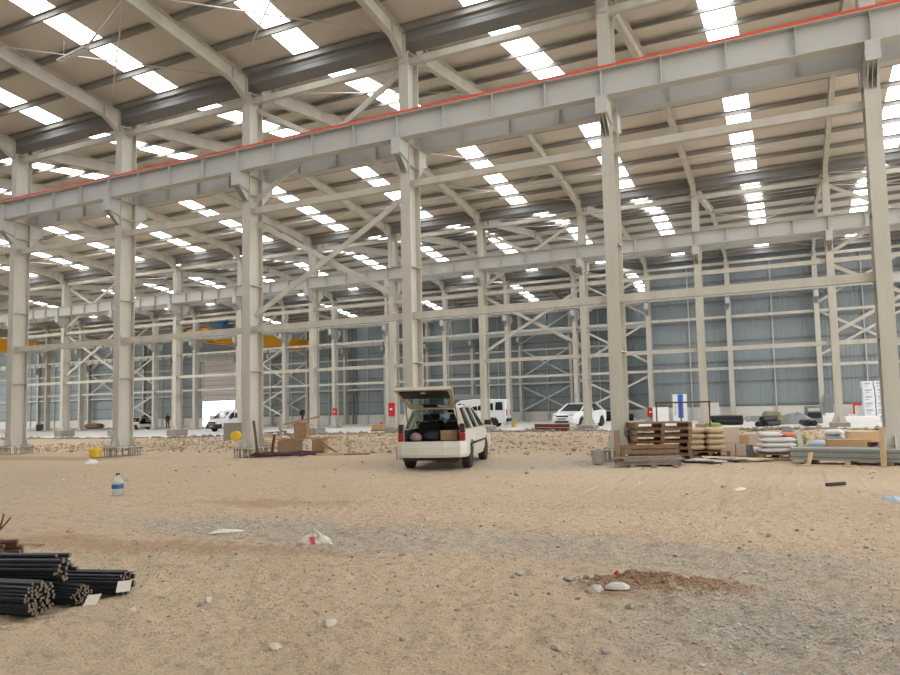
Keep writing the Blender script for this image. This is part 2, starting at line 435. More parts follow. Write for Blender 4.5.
# --- crane girders (one continuous beam each)
def cord(row, k):
    l = list(RANGE[row]); return ORD[l.index(k)] if k in l else 'missing'
def girder(row, side, x0, x1, label, red=False):
    y = YR[row]+side*.62
    g = thing('crane_girder', label, 'girder', ((x0+x1)/2, y, 9.2), group='crane girders', kind='thing')
    h = (x1-x0)/2
    m = MB(); m.box((-h,-.15,.003), (h,.15,.023)); m.box((-h,-.17,.68), (h,.17,.70)); m.box((-h,-.007,.023), (h,.007,.68))
    m.build('beam', M['steel2'], g)
    st = MB().box((-.008,-.145,.023), (.008,-.007,.68))
    n = int((x1-x0)/1.5); so = None; kk = 0
    for i in range(n+1):
        xs = X(0)+1.5*math.ceil((x0-X(0))/1.5)+1.5*i
        if xs > x1-.1 or kk >= 60: break
        lx = xs-(x0+x1)/2; kk += 1
        if so is None: so = st.build('web_stiffener', M['steel2'], g, (lx,0,0))
        else: part(so, g, (lx,0,0))
    MB().box((-h,-.03,.702), (h,.03,.74)).build('crane_rail', M['galv'], g)
    if red: tag(MB().box((-h,-.175,.705), (h,-.125,.765)).build('conductor_rail', M['red'], g), 'red conductor rail')
    return g
girder('A', -1, X(-1.3), X(6.4), 'cream crane girder with red conductor rail on the near side of the front columns', True)
girder('A', 1, X(-1.3), X(6.4), 'cream crane girder on the far side of the front columns, behind the red railed one')
girder('B', -1, X(-6), X(6.4), 'cream crane girder on the near side of the second column row')
girder('B', 1, X(-10.5), X(6.4), 'cream crane girder on the far side of the second column row')
girder('C', -1, X(-11), X(6.4), 'cream crane girder on the near side of the third column row')
girder('C', 1, X(-11), X(2.95), 'cream crane girder with red conductor rail behind the third column row', True)
girder('D', -1, X(-17), X(2.9), 'cream crane girder along the wall with the roller door')

# --- ties between columns and X bracing, bay by bay
TIE = {}
TZ = {'A': (4.12, 8.05), 'B': (4.0, 7.9), 'C': (3.8, 7.7), 'D': (3.8, 7.6)}
def tie(row, k, z, label):
    key = 1
    if key not in TIE:
        t = thing('tie_beam', label, 'beam', (X(k), YR[row], z), kind='thing', group='tie beams')
        MB().box((.05,-.085,-.10), (S-.05,.085,.10)).build('beam', M['steel'], t)
        for xa in (.03, S-.045): MB().box((xa,-.13,-.15), (xa+.015,.13,.15)).build('end_plate', M['steel'], t)
        TIE[key] = t; return t
    return dup(TIE[key], (X(k), YR[row], z), 0, label)
RN = {'A': 'front', 'B': 'second', 'C': 'third', 'D': 'wall'}
for row in 'ABCD':
    ks = list(RANGE[row])
    for i, k in enumerate(ks[:-1]):
        if ks[i+1] != k+1: continue
        for z, nm in ((TZ[row][0], 'low'), (TZ[row][1], 'middle'), (11.80, 'eaves')):
            tie(row, k, z, 'cream %s tie beam from the %s to the %s column of the %s row' % (nm, ORD[i], ORD[i+1], RN[row]))
BRACE = {}
def brace(row, k, z0, z1, label):
    key = (z0, z1)
    if key in BRACE: return dup(BRACE[key], (X(k), YR[row], z0), 0, label)
    t = thing('cross_brace', label, 'brace', (X(k), YR[row], z0), kind='thing', group='cross braces')
    h = z1-z0
    MB().bar((.16,-.07,.05), (S-.16,-.07,h-.05), .06, .16).build('diagonal', M['steel'], t)
    MB().bar((.16,.07,h-.05), (S-.16,.07,.05), .06, .16).build('diagonal', M['steel'], t)
    MB().cbox((S/2,0,h/2), (.2,.06,.2)).build('gusset', M['steel'], t)
    BRACE[key] = t; return t
for row, ks in (('A', (2,)), ('B', (2, -4, 5)), ('C', (2, -4, -7, 5)), ('D', (0, -6, -12))):
    for k in ks:
        i = list(RANGE[row]).index(k)
        for z0, z1, nm in ((4.5, 7.7, 'middle'), (8.3, 11.55, 'upper')):
            brace(row, k, z0, z1, 'cream %s cross brace between the %s and %s columns of the %s row' % (nm, ORD[i], ORD[i+1], RN[row]))
for row, ks in (('C', (-4, -7, 2)), ('D', (0, -6))):
    for k in ks:
        i = list(RANGE[row]).index(k)
        brace(row, k, .7, 3.5, 'cream lowest cross brace between the %s and %s columns of the %s row' % (ORD[i], ORD[i+1], RN[row]))

# --- rafters: tapered I-beams from each column row up to the ridge of the span
def rafter_mesh():
    m = MB(); pr = []
    y0, y1 = .345, HALF-.012
    top = lambda y: ZV-.215+SL*y
    for y, d in ((y0,.78),(.95,.47),(y1,.44)): pr.append((y, top(y)-d, top(y)))
    prof = [(p[0], p[1]) for p in pr]+[(p[0], p[2]) for p in reversed(pr)]
    web = MB().prism(prof, 'x', -.006, .006)
    fl = MB()
    for a, c in zip(pr[:-1], pr[1:]):
        fl.slab([(-.1,a[0],a[1]),(.1,a[0],a[1]),(.1,c[0],c[1]),(-.1,c[0],c[1])], .016)
    ft = MB().slab([(-.1,pr[0][0],pr[0][2]),(.1,pr[0][0],pr[0][2]),(.1,pr[-1][0],pr[-1][2]),(-.1,pr[-1][0],pr[-1][2])], .016)
    ep = MB().box((-.11,.33,11.62), (.11,.345,12.5))
    y = .95; st = MB().box((.007,y-.007,top(y)-.45), (.095,y+.007,top(y)-.01)); s2 = MB().box((-.095,y-.007,top(y)-.45), (-.007,y+.007,top(y)-.01))
    rp = MB().box((-.11,y1-.016,top(y1)-.50), (.11,y1,top(y1)+.02))
    return web, fl, ft, ep, st, s2, rp
RAFT = None
def rafter(row, k, side, label):
    global RAFT
    rz = 0 if side > 0 else PI
    loc = (X(k), YR[row], 0)
    if RAFT is None:
        RAFT = thing('rafter', label, 'rafter', loc, rz, 'rafters', 'thing')
        for mb, n in zip(rafter_mesh(), ('web', 'bottom_flange', 'top_flange', 'end_plate', 'stiffener', 'stiffener', 'ridge_plate')):
            mb.build(n, M['steel'], RAFT)
        return RAFT
    return dup(RAFT, loc, rz, label)
for k in range(0, 6): rafter('A', k, -1, 'cream rafter rising towards us from the %s column of the front row' % ORD[k])
for row, side, ks in (('A', 1, range(0, 6)), ('B', -1, range(-5, 7)), ('B', 1, range(-5, 7)), ('C', -1, range(-10, 7)), ('C', 1, range(-10, 3)), ('D', -1, range(-16, 3))):
    for k in ks:
        rafter(row, k, side, 'cream rafter on the %s side of the %s column of the %s row' % ('near' if side < 0 else 'far', cord(row, k), RN[row]))
for row, ks in (('A', range(-5, 0)), ('B', range(-10, -5)), ('C', range(-16, -10))):
    for k in ks:
        rafter(row, k, 1, 'cream rafter beyond the left end of the %s row, %d bays along' % (RN[row], RANGE[row][0]-k))

# --- purlins
PROOF = lambda d: ZV+SL*d
SPANS = [('A', -1, X(-2), X(7.5), 'of the roof over us'), ('A', 1, X(-7), X(7.5), 'just beyond the front row'), ('B', -1, X(-7), X(7.5), 'coming down to the second row'),
         ('B', 1, X(-11), X(7.5), 'just beyond the second row'), ('C', -1, X(-11), X(7.5), 'coming down to the third row'), ('C', 1, X(-17.4), X(2.95), 'just beyond the third row'), ('D', -1, X(-17.4), X(2.95), 'coming down to the door wall')]
for row, side, xa, xb, nm in SPANS:
    for i, d in enumerate((.40, 1.75, 3.3, 4.8, 6.3, 7.8, 9.15)):
        z = PROOF(d)
        m = MB(); y = YR[row]+side*d; h = (xb-xa)/2
        m.box((-h,-.004,-.195), (h,.004,-.03)); m.box((-h,-.004 if side > 0 else -.07,-.036), (h,.07 if side > 0 else .004,-.03)); m.box((-h,-.07 if side > 0 else -.004,-.201), (h,.004 if side > 0 else .07,-.195))
        o = m.build('purlin', M['galv'], None, ((xa+xb)/2, y, z))
        tag(o, 'grey purlin, %s up from the gutter, on the slope %s' % (ORD[i], nm), 'purlin', 'purlins', 'thing')

# --- roof sheets with skylight strips set in them
def roof(idx, row, side, xa, xb):
    m = MB(); sk = []
    ya, yb = .16, HALF+.02
    def P(x, d): return (x, YR[row]+side*d, PROOF(d))
    def strip(x0, x1, da, db):
        vs = [P(x0,da), P(x1,da), P(x1,db), P(x0,db)]
        vs += [(v[0],v[1],v[2]+.03) for v in vs]
        m.add(vs, [(0,3,2,1),(4,5,6,7),(0,1,5,4),(1,2,6,5),(2,3,7,6),(3,0,4,7)])
    k0 = math.floor((xa-X0)/S); cuts = []
    k = k0
    while X(k) < xb:
        s0, s1 = X(k+.345), X(k+.505)
        if s0 > xa and s1 < xb and not (idx >= 5 and idx < 9 and (k % 2 or k < -6)) and not (k < -6 and k % 2): cuts.append((s0, s1))
        k += 1
    x = xa
    for s0, s1 in cuts:
        strip(x, s0, ya, yb); x = s1
        strip(s0, s1, ya, .20); strip(s0, s1, 9.25, yb)
    strip(x, xb, ya, yb)
    o = m.build('ceiling', M['roof']); tag(o, kind='structure')
    for s0, s1 in cuts:
        w = bpy.data.objects.new('window_%d' % (len(WIN)+1), None); C.objects.link(w); tag(w, kind='structure'); WIN.append(w)
        for a, b in ((.20, 2.5), (2.53, 4.8), (4.83, 7.0), (7.03, 9.25)):
            q = MB(); vs = [P(s0,a), P(s1,a), P(s1,b), P(s0,b)]; vs += [(v[0],v[1],v[2]+.012) for v in vs]
            q.add(vs, [(0,3,2,1),(4,5,6,7),(0,1,5,4),(1,2,6,5),(2,3,7,6),(3,0,4,7)])
            q.build('translucent_pane', M['skylight'], w)
WIN = []
for i, (row, side, xa, xb, nm) in enumerate(SPANS): roof(i, row, side, xa, xb)
roof(9, 'Z', 1, X(-2), X(7.5))  # unseen slope over the camera, added to hold back sky light
tag(MB().slab([(X(-2),YR['Z']-.2,ZV),(X(7.5),YR['Z']-.2,ZV),(X(7.5),YR['Z']-9.6,ZV+1.2),(X(-2),YR['Z']-9.6,ZV+1.2)], .03).build('ceiling', M['roof']), kind='structure')  # unseen slope behind the camera, added without skylights to keep that side dim

# --- valley gutters between the frames
for row, xa, xb in (('A', X(-7), X(7.5)), ('B', X(-11), X(7.5)), ('C', X(-17.4), X(7.5))):
    m = MB(); h = (xb-xa)/2
    m.box((-h,-.31,.25), (h,.31,.27)); m.box((-h,-.31,.27), (h,-.29,.57)); m.box((-h,.29,.27), (h,.31,.57))
    m.box((-h,-.36,.55), (h,-.31,.57)); m.box((-h,.31,.55), (h,.36,.57)); m.box((-h,-.325,.42), (h,-.311,.44))
    tag(m.build('valley_gutter', M['gutter'], None, ((xa+xb)/2, YR[row], 12.0)), 'dark grey valley gutter along the heads of the %s row of columns' % RN[row], 'gutter', kind='thing')

# --- roof cross rods
def roof_rods(row, side, k, d0, d1, label):
    t = thing('roof_cross_rod', label, 'brace', (X(k), YR[row], 0), kind='thing', group='cross rods under the roof')
    for a, b in ((d0, d1), (d1, d0)):
        MB().tube([(.15, side*a, PROOF(a)-.42-(.03 if a > b else 0)), (S-.15, side*b, PROOF(b)-.42-(.03 if a > b else 0))], .022, 6).build('rod', M['conduit'], t)
for row, side, ks in (('A', -1, (1, 2)), ('A', 1, (2,)), ('B', -1, (2, -4)), ('B', 1, (2, -4, 5)), ('C', -1, (2, -4, -7, 4)), ('D', -1, (0, -6))):
    for k in ks:
        if k not in range(-16, 6): continue
        for j, (d0, d1) in enumerate(((.8, 4.8), (4.8, 9.0))):
            roof_rods(row, side, k, d0, d1, 'thin crossed rods under the roof %s the %s row, bay %d, %s half' % ('before' if side < 0 else 'beyond', RN[row], k-RANGE[row][0]+1, 'lower' if j == 0 else 'upper'))
# conduit under the slope that comes down to the second row
cd = MB().tube([(X(-3),32.55,12.55),(X(6.4),32.55,12.55)], .03, 6).build('cable_conduit', M['conduit']); tag(cd, 'long grey cable conduit hung below the purlins before the second row', 'conduit', kind='thing')
# batten light under the roof over us
t = thing('batten_light', 'long grey batten light hung under the roof over the near bay', 'light', (-19.3,13.55,12.30), -.12)
MB().box((-.75,-.09,0), (.75,.09,.07)).build('housing', M['steel2'], t, bevel=.01)
MB().box((-.7,-.06,-.03), (.7,.06,-.002)).build('diffuser', M['lamp_clear'], t)
for xx in (-.5, .5): MB().tube([(xx,0,.07),(xx,0,.62)], .008, 5).build('hanger', M['galv'], t)
t = MB().tube([(-18.5,13.45,12.38),(-13.0,11.6,12.9)], .03, 6).build('strut_pipe', M['conduit']); tag(t, 'slanting grey pipe strut beside the batten light under the roof', 'pipe', kind='thing')

# ------------------------------------------------------------------ walls
def wall_panel(name, boxes, mat):
    m = MB()
    for lo, hi in boxes: m.box(lo, hi)
    return tag(m.build(name, mat), kind='structure')
YW = YR['C']+.67; YD = YR['D']+.69; ZTOP = 12.75
for nm, (xa, xb, ya, yb) in (('ceiling', (X(3)-.1, X(7.5), YR['C']-.18, YW+.2)), ('ceiling', (X(-17.4), X(2.95), YR['D']-.18, YD+.2))):
    tag(MB().box((xa,ya,ZV+.045), (xb,yb,ZV+.075)).build(nm, M['roof']), kind='structure')
wall_panel('wall_right', [((X(3)-.1,YW,.88),(X(7.5),YW+.06,ZTOP))], M['wall'])
wall_panel('wall_right_plinth', [((X(3)-.1,YW-.05,-.6),(X(7.5),YW-.005,.92)), ((X(3)-.1,YW+.065,-.6),(X(7.5),YW+.2,.92))], M['concrete'])
wall_panel('wall_return', [((X(3)+.3,YW+.21,-.9),(X(3)+.36,YD-.1,ZTOP))], M['wall'])
# long wall with the roller door bay and a service door
dx0, dx1 = X(-8)-1.15, X(-7)-.1
sx0, sx1 = X(-11)-1.75, X(-11)+1.3
WL = X(-18)
wall_panel('wall_back', [((WL,YD,.56),(sx0,YD+.06,ZTOP)), ((sx0,YD,2.2),(sx1,YD+.06,ZTOP)), ((sx1,YD,.56),(dx0,YD+.06,ZTOP)), ((dx0,YD,8.7),(dx1,YD+.06,ZTOP)), ((dx1,YD,.56),(X(3)+.29,YD+.06,ZTOP))], M['wall'])
wall_panel('wall_back_plinth', [((WL,YD-.05,-1.4),(sx0,YD+.2,.60)), ((sx1,YD-.05,-1.4),(dx0,YD+.2,.60)), ((dx1,YD-.05,-1.4),(X(3)+.29,YD+.2,.60))], M['concrete'])
wall_panel('wall_front_blocker', [((X(-2),YR['Z']-9.6,-.5),(X(7.5),YR['Z']-9.5,14))], M['wall'])  # unseen wall added behind the camera to cut light on column fronts
wall_panel('wall_left', [((WL-.1,YR['C'],-1.4),(WL-.02,YD,ZTOP+1.5))], M['wall'])
wall_panel('wall_left_step_blocker', [((X(-11)-.9,YR['B']+.45,-1.4),(X(-11)-.8,YR['C']-.45,ZTOP+1.5))], M['wall'])  # added out of view to shut sky light out of the far left
wall_panel('wall_left_second_step_blocker', [((X(-7)-.6,YR['A']+.45,-1.4),(X(-7)-.5,YR['B']-.45,ZTOP+1.5))], M['wall'])  # another unseen panel added to stop sky light from the left
wall_panel('wall_left_near_blocker', [((X(-2)-.2,YR['Z']-9.5,-1.4),(X(-2)-.1,YR['A']-.45,ZTOP+1.5))], M['wall'])  # unseen panel added beside the near bay to block sky light
def girt(y, x0, x1, z, label, grp, mat='gutter'):
    o = MB().box((x0,y-.09,z-.07), (x1,y,z+.07)).build('wall_girt', M[mat]); tag(o, label, 'girt', grp, 'thing')
GW = 'grey girts on the right hand wall'; GD = 'grey girts on the long back wall'
for i, z in enumerate((1.05, 2.8, 4.35, 5.9, 7.45, 9.0, 10.55)):
    girt(YW-.003, X(3)+.2, X(7.4), z, 'grey horizontal girt, %s up from the plinth of the wall behind the sacks' % ORD[i], GW)
for i, z in enumerate((.80, 2.2, 3.6, 5.2, 6.8, 8.4, 10.0)):
    for nm, a, b in (('left of the service door', WL, sx0), ('from the service door to the roller door', sx1, dx0), ('beyond the roller door', dx1, X(3)-.2)):
        if z > 2.0 and nm.startswith('left'): b = sx0
        girt(YD-.003, a+.02, b-.02, z, 'grey horizontal girt, %s up from the plinth, %s' % (ORD[i], nm), GD)
POST = None
def mid_post(x, y, z0, z1, label, grp):
    global POST
    o = MB().box((x-.04,y-.10,z0), (x+.04,y-.0,z1)).build('wall_post', M['steel2']); tag(o, label, 'post', grp, 'thing')
for k in range(3, 6): mid_post(X(k+.5), YW-.1, .0, 11.9, 'slim pale post midway between the %s and %s columns before the near back wall' % (ORD[k+10], ORD[min(k+11, 19)]), 'slim posts on the near back wall')
for k in list(range(-16, -8))+list(range(-7, 3)):
    if k in (-12, -9): continue
    mid_post(X(k+.5), YD-.1, -.8, 11.9, 'slim pale post in the %s bay of the long wall' % ORD[k+16], 'slim posts on the long wall')
# downpipes, a dark pair
for j, xx in enumerate((X(-4)+.8, X(-4)+1.25)):
    o = MB().tube([(xx,YD-.28,-.7),(xx,YD-.28,11.8)], .11, 10).build('downpipe', M['grey_box']); tag(o, 'dark grey downpipe of a pair, the one %s' % ('nearer the roller door' if j == 0 else 'farther from it'), 'pipe')
# roller door, half open
sd = MB().box((dx0+.05,YD+.08,3.1), (dx1-.05,YD+.14,8.7)); o = sd.build('door_1', M['shutter']); tag(o, kind='structure')
MB().box((dx0+.05,YD+.07,2.98), (dx1-.05,YD+.15,3.1)).build('door_bottom_bar', M['galv'], o)
for i in range(7): MB().box((dx0+.06,YD+.05,3.75+.7*i), (dx1-.06,YD+.08,3.83+.7*i)).build('door_slat_rib', M['maroon_light'], o)
o = MB().box((dx0-.25,YD-.02,3.0), (dx0+.04,YD+.16,8.9)).box((dx1-.04,YD-.02,-.6), (dx1+.25,YD+.16,8.9)).box((dx0-.25,YD-.3,8.72), (dx1+.25,YD-.03,9.3)).build('trim_1', M['steel2']); tag(o, kind='structure')

# overhead travelling cranes in the far span
def crane(x, label, hoist=True, row='C'):
    t = thing('bridge_crane', label, 'crane', (x, YR[row], 9.95))
    L0, L1 = .35, 18.35
    for j, dx in enumerate((-.75, .75)):
        m = MB(); rings = []
        for y, zb, zt in ((L0,.1,.5),(L0+.5,.1,.55),(L0+2.2,-.85,.6),(L1-2.2,-.85,.6),(L1-.5,.1,.55),(L1,.1,.5)):
            rings.append([(dx-.22,y,zb),(dx+.22,y,zb),(dx+.22,y,zt),(dx-.22,y,zt)])
        m.loft(rings); m.build('bridge_beam', M['yellow'], t)
    for y in (L0+.25, L1-.25):
        e = MB().box((-1.5,y-.2,.05), (1.5,y+.2,.42)).build('end_carriage', M['yellow'], t)
    if hoist:
        h = MB().box((-.9,3.2,.64), (.9,4.9,1.35)).build('hoist_trolley', M['blue'], t, bevel=.05)
        MB().lathe([(.3,-.8),(.3,.8)], 16, M=Matrix.Translation((0,4.0,1.65)) @ Matrix.Rotation(PI/2, 4, 'Y')).build('drum', M['blue'], h)
    MB().box((.98,7.0,-.1), (1.04,7.8,.7)).build('capacity_plate', M['white'], t)
crane(-58.3, 'yellow twin girder bridge crane with blue hoist before the roller door')
crane(-84.5, 'yellow twin girder bridge crane down the hall between second and third rows', False, 'B')

# ------------------------------------------------------------------ ground
def spaced(a, d0, d1, b, fine, grow):
    xs = []; x = d0
    while x <= d1: xs.append(x); x += fine
    st_ = fine; lo = []; x = d0
    while x > a: st_ = min(st_*grow, 3.); x -= st_; lo.append(x)
    st_ = fine; x = xs[-1]
    while x < b: st_ = min(st_*grow, 3.); x += st_; xs.append(x)
    return list(reversed(lo))+xs
def bumps(x, y):
    near = 1/(1+((max(0, math.hypot(x+2.5, y-5.5)-5))/9)**2)
    h = .05*noise.noise((x*.35, y*.45, 0))+.022*noise.noise((x*1.3, y*1.6, 3))
    h += near*(.020*noise.noise((x*4.5, y*4.5, 7))+.020*noise.noise((x*10, y*12, 9))+.013*noise.noise((x*21, y*25, 4)))
    # ruts of a tyre crossing near us
    u = (x+3.5)*.75+(y-4.2)*.66; v = -(x+3.5)*.66+(y-4.2)*.75
    if abs(u) < .55: h += .014*(1-abs(u)/.55)*math.sin(v*26+u*3)*ss((1.9-abs(v))/.6)
    u2 = y-8.15-.05*x
    h += .05*math.exp(-((x+4.3)/1.1)**2-((y-8.25)/.38)**2)+.035*math.exp(-((x+2)/3.5)**2-((y-9.1)/.35)**2)
    h += .09*math.exp(-((x+1.15)/.42)**2-((y-5.62)/.20)**2)*(1+.5*noise.noise((x*9, y*9, 2)))
    h += .05*math.exp(-((x+.7)/.4)**2-((y-5.75)/.16)**2)
    if y > 18.8: h += ss((y-18.8)/2)*(.07*noise.noise((x*.9, y*1.1, 5))+.05*noise.noise((x*2.3, y*2.6, 6)))
    return h
def ground_h(x, y):
    return gz(x, y)+bumps(x, y)
xs = spaced(-125, -7.0, 1.6, 46, .035, 1.10); ys = spaced(-10, 3.2, 9.2, 36.0, .035, 1.10)
ys = [y for y in ys if y < 35.4]+[35.42]
gm = MB(); gm.v = [(x, y, ground_h(x, y)) for y in ys for x in xs]
n = len(xs); gm.f = [(j*n+i, j*n+i+1, (j+1)*n+i+1, (j+1)*n+i) for j in range(len(ys)-1) for i in range(n-1)]
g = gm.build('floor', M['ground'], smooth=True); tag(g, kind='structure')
# concrete slab beyond the second row
sxs = [-126+i*4 for i in range(44)]; sys_ = [35.5, 36.5, 38, 40, 43, 46, 50, 55, 60, 65, 70, YD+.2]
sm = MB(); sm.v = [(x, y, slab_z(x, y)) for y in sys_ for x in sxs]; n = len(sxs)
sm.f = [(j*n+i, j*n+i+1, (j+1)*n+i+1, (j+1)*n+i) for j in range(len(sys_)-1) for i in range(n-1)]
b = len(sm.v); sm.v += [(x, 35.5, slab_z(x, 35.5)-.55) for x in sxs]; sm.f += [(i, b+i, b+i+1, i+1) for i in range(n-1)]
tag(sm.build('floor_slab', M['concrete']), kind='structure')


# ------------------------------------------------------------------ vehicles
def wheel(parent, x, y, r, w=.19):
    s = 1 if y > 0 else -1
    R = Matrix.Translation((0,0,0)) @ Matrix.Rotation(-s*PI/2, 4, 'X')
    t = MB().lathe([(r*.62,-w/2),(r*.93,-w/2),(r,-w*.32),(r,w*.32),(r*.93,w/2),(r*.62,w/2)], 28, M=R).build('wheel', M['tyre'], parent, (x,y,r), smooth=False)
    h = MB().lathe([(r*.60,-w*.3),(r*.60,w*.42),(r*.5,w*.36),(r*.14,w*.44),(r*.06,w*.5)], 20, M=R).build('hub', M['hub'], t)
    return t
def body_ring(x, zb, zt, w, crown=.02, tuck=.06):
    zm = zb+(zt-zb)*.55
    return [(x,-w+tuck,zb),(x,-w+.015,zb+(zt-zb)*.2),(x,-w,zm),(x,-w+.03,zt-.05),(x,-w+.10,zt),(x,-w*.4,zt+crown),(x,w*.4,zt+crown),(x,w-.10,zt),(x,w-.03,zt-.05),(x,w,zm),(x,w-.015,zb+(zt-zb)*.2),(x,w-tuck,zb)]
def arches(o, axles, r, W):
    boolean_cut(o, [MB().lathe([(r,-W),(r,W)], 28, (0,0,0), Matrix.Translation((x,0,r*.92)) @ Matrix.Rotation(PI/2, 4, 'X')) for x in axles])

def hatchback(label, loc, rz):
    t = thing('hatchback_car', label, 'car', loc, rz)
    W, B = .82, .90
    st = [(-2.0,.34,.90,.77),(-1.9,.28,.905,.79),(-1.2,.22,.91,W),(0,.2,.91,W),(.8,.2,.92,W),(1.05,.22,.93,.81),(1.6,.26,.82,.78),(1.9,.3,.72,.72),(2.02,.36,.62,.62)]
    body = MB().loft([body_ring(x,zb,zt,w) for x,zb,zt,w in st]).build('body', M['car_white'], t)
    arches(body, (-1.22, 1.25), .335, 1.2)
    boolean_cut(body, [MB().box((-2.3,-.65,.62), (.85,.65,1.3))])
    ln = MB().box((-1.97,-.645,.62), (.84,.645,.628)).box((-1.97,-.648,.63), (.84,-.64,.895)).box((-1.97,.64,.63), (.84,.648,.895)).box((.80,-.64,.63), (.84,.64,.98))
    ln.build('cabin_lining', M['cloth_dark'], t)
    # roof and pillars
    rf = MB(); rings = []
    for x, z, w in ((-1.80,1.385,.53),(-1.6,1.41,.56),(-.8,1.44,.58),(0,1.425,.57),(.38,1.375,.54)):
        rings.append([(x,-w,z-.035),(x,-w+.02,z),(x,-w*.5,z+.022),(x,w*.5,z+.022),(x,w-.02,z),(x,w,z-.035),(x,w*.5,z-.02),(x,-w*.5,z-.02)])
    rf.loft(rings).build('roof', M['car_white'], t, smooth=False)
    MB().loft([[(x,-w,z),(x,w,z),(x,w,z+.012),(x,-w,z+.012)] for x, z, w in ((-1.7,1.35,.50),(-.8,1.39,.53),(.3,1.34,.5))]).build('headliner', M['cloth_dark'], t)
    for s in (-1, 1):
        for x0, w0, x1, w1, th, nm in ((-1.95,.73,-1.76,.545,.13,'rear_pillar'),(-1.0,.775,-.95,.56,.08,'centre_pillar'),(-.1,.775,-.1,.555,.07,'centre_pillar'),(1.05,.735,.37,.53,.07,'front_pillar')):
            MB().bar((x0,s*w0,B-.01), (x1,s*w1,1.375), th, .05, (0,1,0) if False else (1,0,0)).build(nm, M['car_white'], t)
        for xs, nm in (((-1.87,-1.04,-.99,-1.71),'side_window'),((-.95,-.14,-.13,-.91),'side_window'),((-.06,1.0,.36,-.06),'side_window')):
            a, b, c_, d = xs
            MB().slab([(a,s*.772,B),(b,s*.772,B),(c_,s*.562,1.365),(d,s*.562,1.365)], .008).build(nm, M['glass'], t)
        # tail lamp on the quarter, red below, smoked above
        y0, y1 = sorted((s*.655, s*.785))
        l = MB().box((-2.03,y0,.635), (-1.93,y1,.82)).build('tail_lamp', M['lamp_red'], t, bevel=.015)
        MB().box((-2.028,y0+.004,.822), (-1.90,y1-.006,1.03)).build('lamp_top', M['lamp_dark'], l, bevel=.015)
        mr = MB().cbox((.72,s*.93,.98), (.10,.17,.13)).bar((.76,s*.80,.95), (.74,s*.87,.96), .04, .03).build('side_mirror', M['black'], t, bevel=.02)
        MB().box((-1.0,s*W-.012,.52), (1.0,s*W+.012,.57)).build('rub_strip', M['black'], t)
        MB().cbox((2.0-.06,s*.52,.66), (.12,.26,.12)).build('head_lamp', M['lamp_clear'], t, bevel=.02)
        MB().tube([(-1.82,s*.60,.95),(-2.08,s*.575,1.52)], .011, 6).build('gas_strut', M['black'], t)
        for x in (-1.22, 1.25): wheel(t, x, s*.70, .30).location.z -= .045
    MB().slab([(1.04,-.68,.93),(1.04,.68,.93),(.38,.50,1.36),(.38,-.50,1.36)], .008).build('windscreen', M['glass'], t)
    # bumpers
    for sx, nm in ((-1, 'rear_bumper'), (1, 'front_bumper')):
        x = lambda v: sx*v
        rings = [[(x(1.72),y*.835,.30),(x(1.72),y*.845,.50),(x(1.72),y*.83,.63),(x(1.70),y*.78,.63),(x(1.70),y*.78,.30)] for y in ()]
        m = MB(); path = [(1.62,-.80),(1.95,-.79),(2.08,-.66),(2.13,-.3),(2.13,.3),(2.08,.66),(1.95,.79),(1.62,.80)]
        rg = []
        for px, py in path:
            q = Vector((px, py, 0)); nrm = Vector((q.x-1.2 if abs(py) < .7 else .25, py*1.6, 0)).normalized()
            o_ = [q+nrm*.0+Vector((0,0,.27)), q+nrm*.035+Vector((0,0,.33)), q+nrm*.04+Vector((0,0,.5)), q+nrm*.015+Vector((0,0,.63)), q-nrm*.07+Vector((0,0,.635)), q-nrm*.07+Vector((0,0,.27))]
            rg.append([(sx*p.x, p.y, p.z) for p in o_])
        m.loft(rg).build(nm, M['car_white'], t)
    MB().box((-2.08,-.66,.20), (-1.75,.66,.275)).build('rear_valance', M['black'], t)
    MB().lathe([(.10,-.28),(.13,-.22),(.13,.22),(.10,.28)], 14, (0,0,0), Matrix.Translation((-1.68,-.28,.25)) @ Matrix.Rotation(PI/2, 4, 'X')).build('silencer', M['rust'], t)
    MB().tube([(-1.22,-.6,.28),(-1.22,.6,.28)], .05, 8).build('rear_axle', M['black'], t)
    # seats, wheel, mirror
    for y, x, nm in ((-.34,-.72,'rear_seat'),(.34,-.72,'rear_seat'),(-.36,.18,'front_seat'),(.36,.18,'front_seat')):
        s_ = MB().loft([[(x-.02,y-.27,.64),(x+.14,y-.27,.64),(x+.14,y+.27,.64),(x-.02,y+.27,.64)],[(x-.10,y-.26,.98),(x+.05,y-.26,.98),(x+.05,y+.26,.98),(x-.10,y+.26,.98)],[(x-.14,y-.2,1.06),(x-.02,y-.2,1.06),(x-.02,y+.2,1.06),(x-.14,y+.2,1.06)]]).build(nm, M['cloth_dark'], t, bevel=.02)
        MB().cbox((x-.12,y,1.16), (.09,.24,.16)).build('headrest', M['cloth_dark'], s_, bevel=.03)
    ring = [(.62+.03*math.sin(a), .36+.18*math.cos(a), .98+.17*math.sin(a)) for a in [2*PI*i/20 for i in range(21)]]
    MB().tube(ring, .014, 6).build('steering_wheel', M['black'], t)
    MB().cbox((.42,-.02,1.29), (.04,.24,.07)).build('rear_view_mirror', M['black'], t, bevel=.01)
    MB().loft([[(.80,y,.70),(1.02,y,.72),(1.02,y,.93),(.78,y,.96)] for y in (-.63,.63)]).build('dashboard', M['black'], t)
    # raised tailgate
    Hx, Hz, ang, Lg = -1.84, 1.425, math.radians(24), 1.0
    def G(u, y, v=0): return (Hx-math.cos(ang)*u+math.sin(ang)*-v, y, Hz+math.sin(ang)*u-math.cos(ang)*v)
    gate = MB()
    hw = lambda u: .53+.12*u/Lg
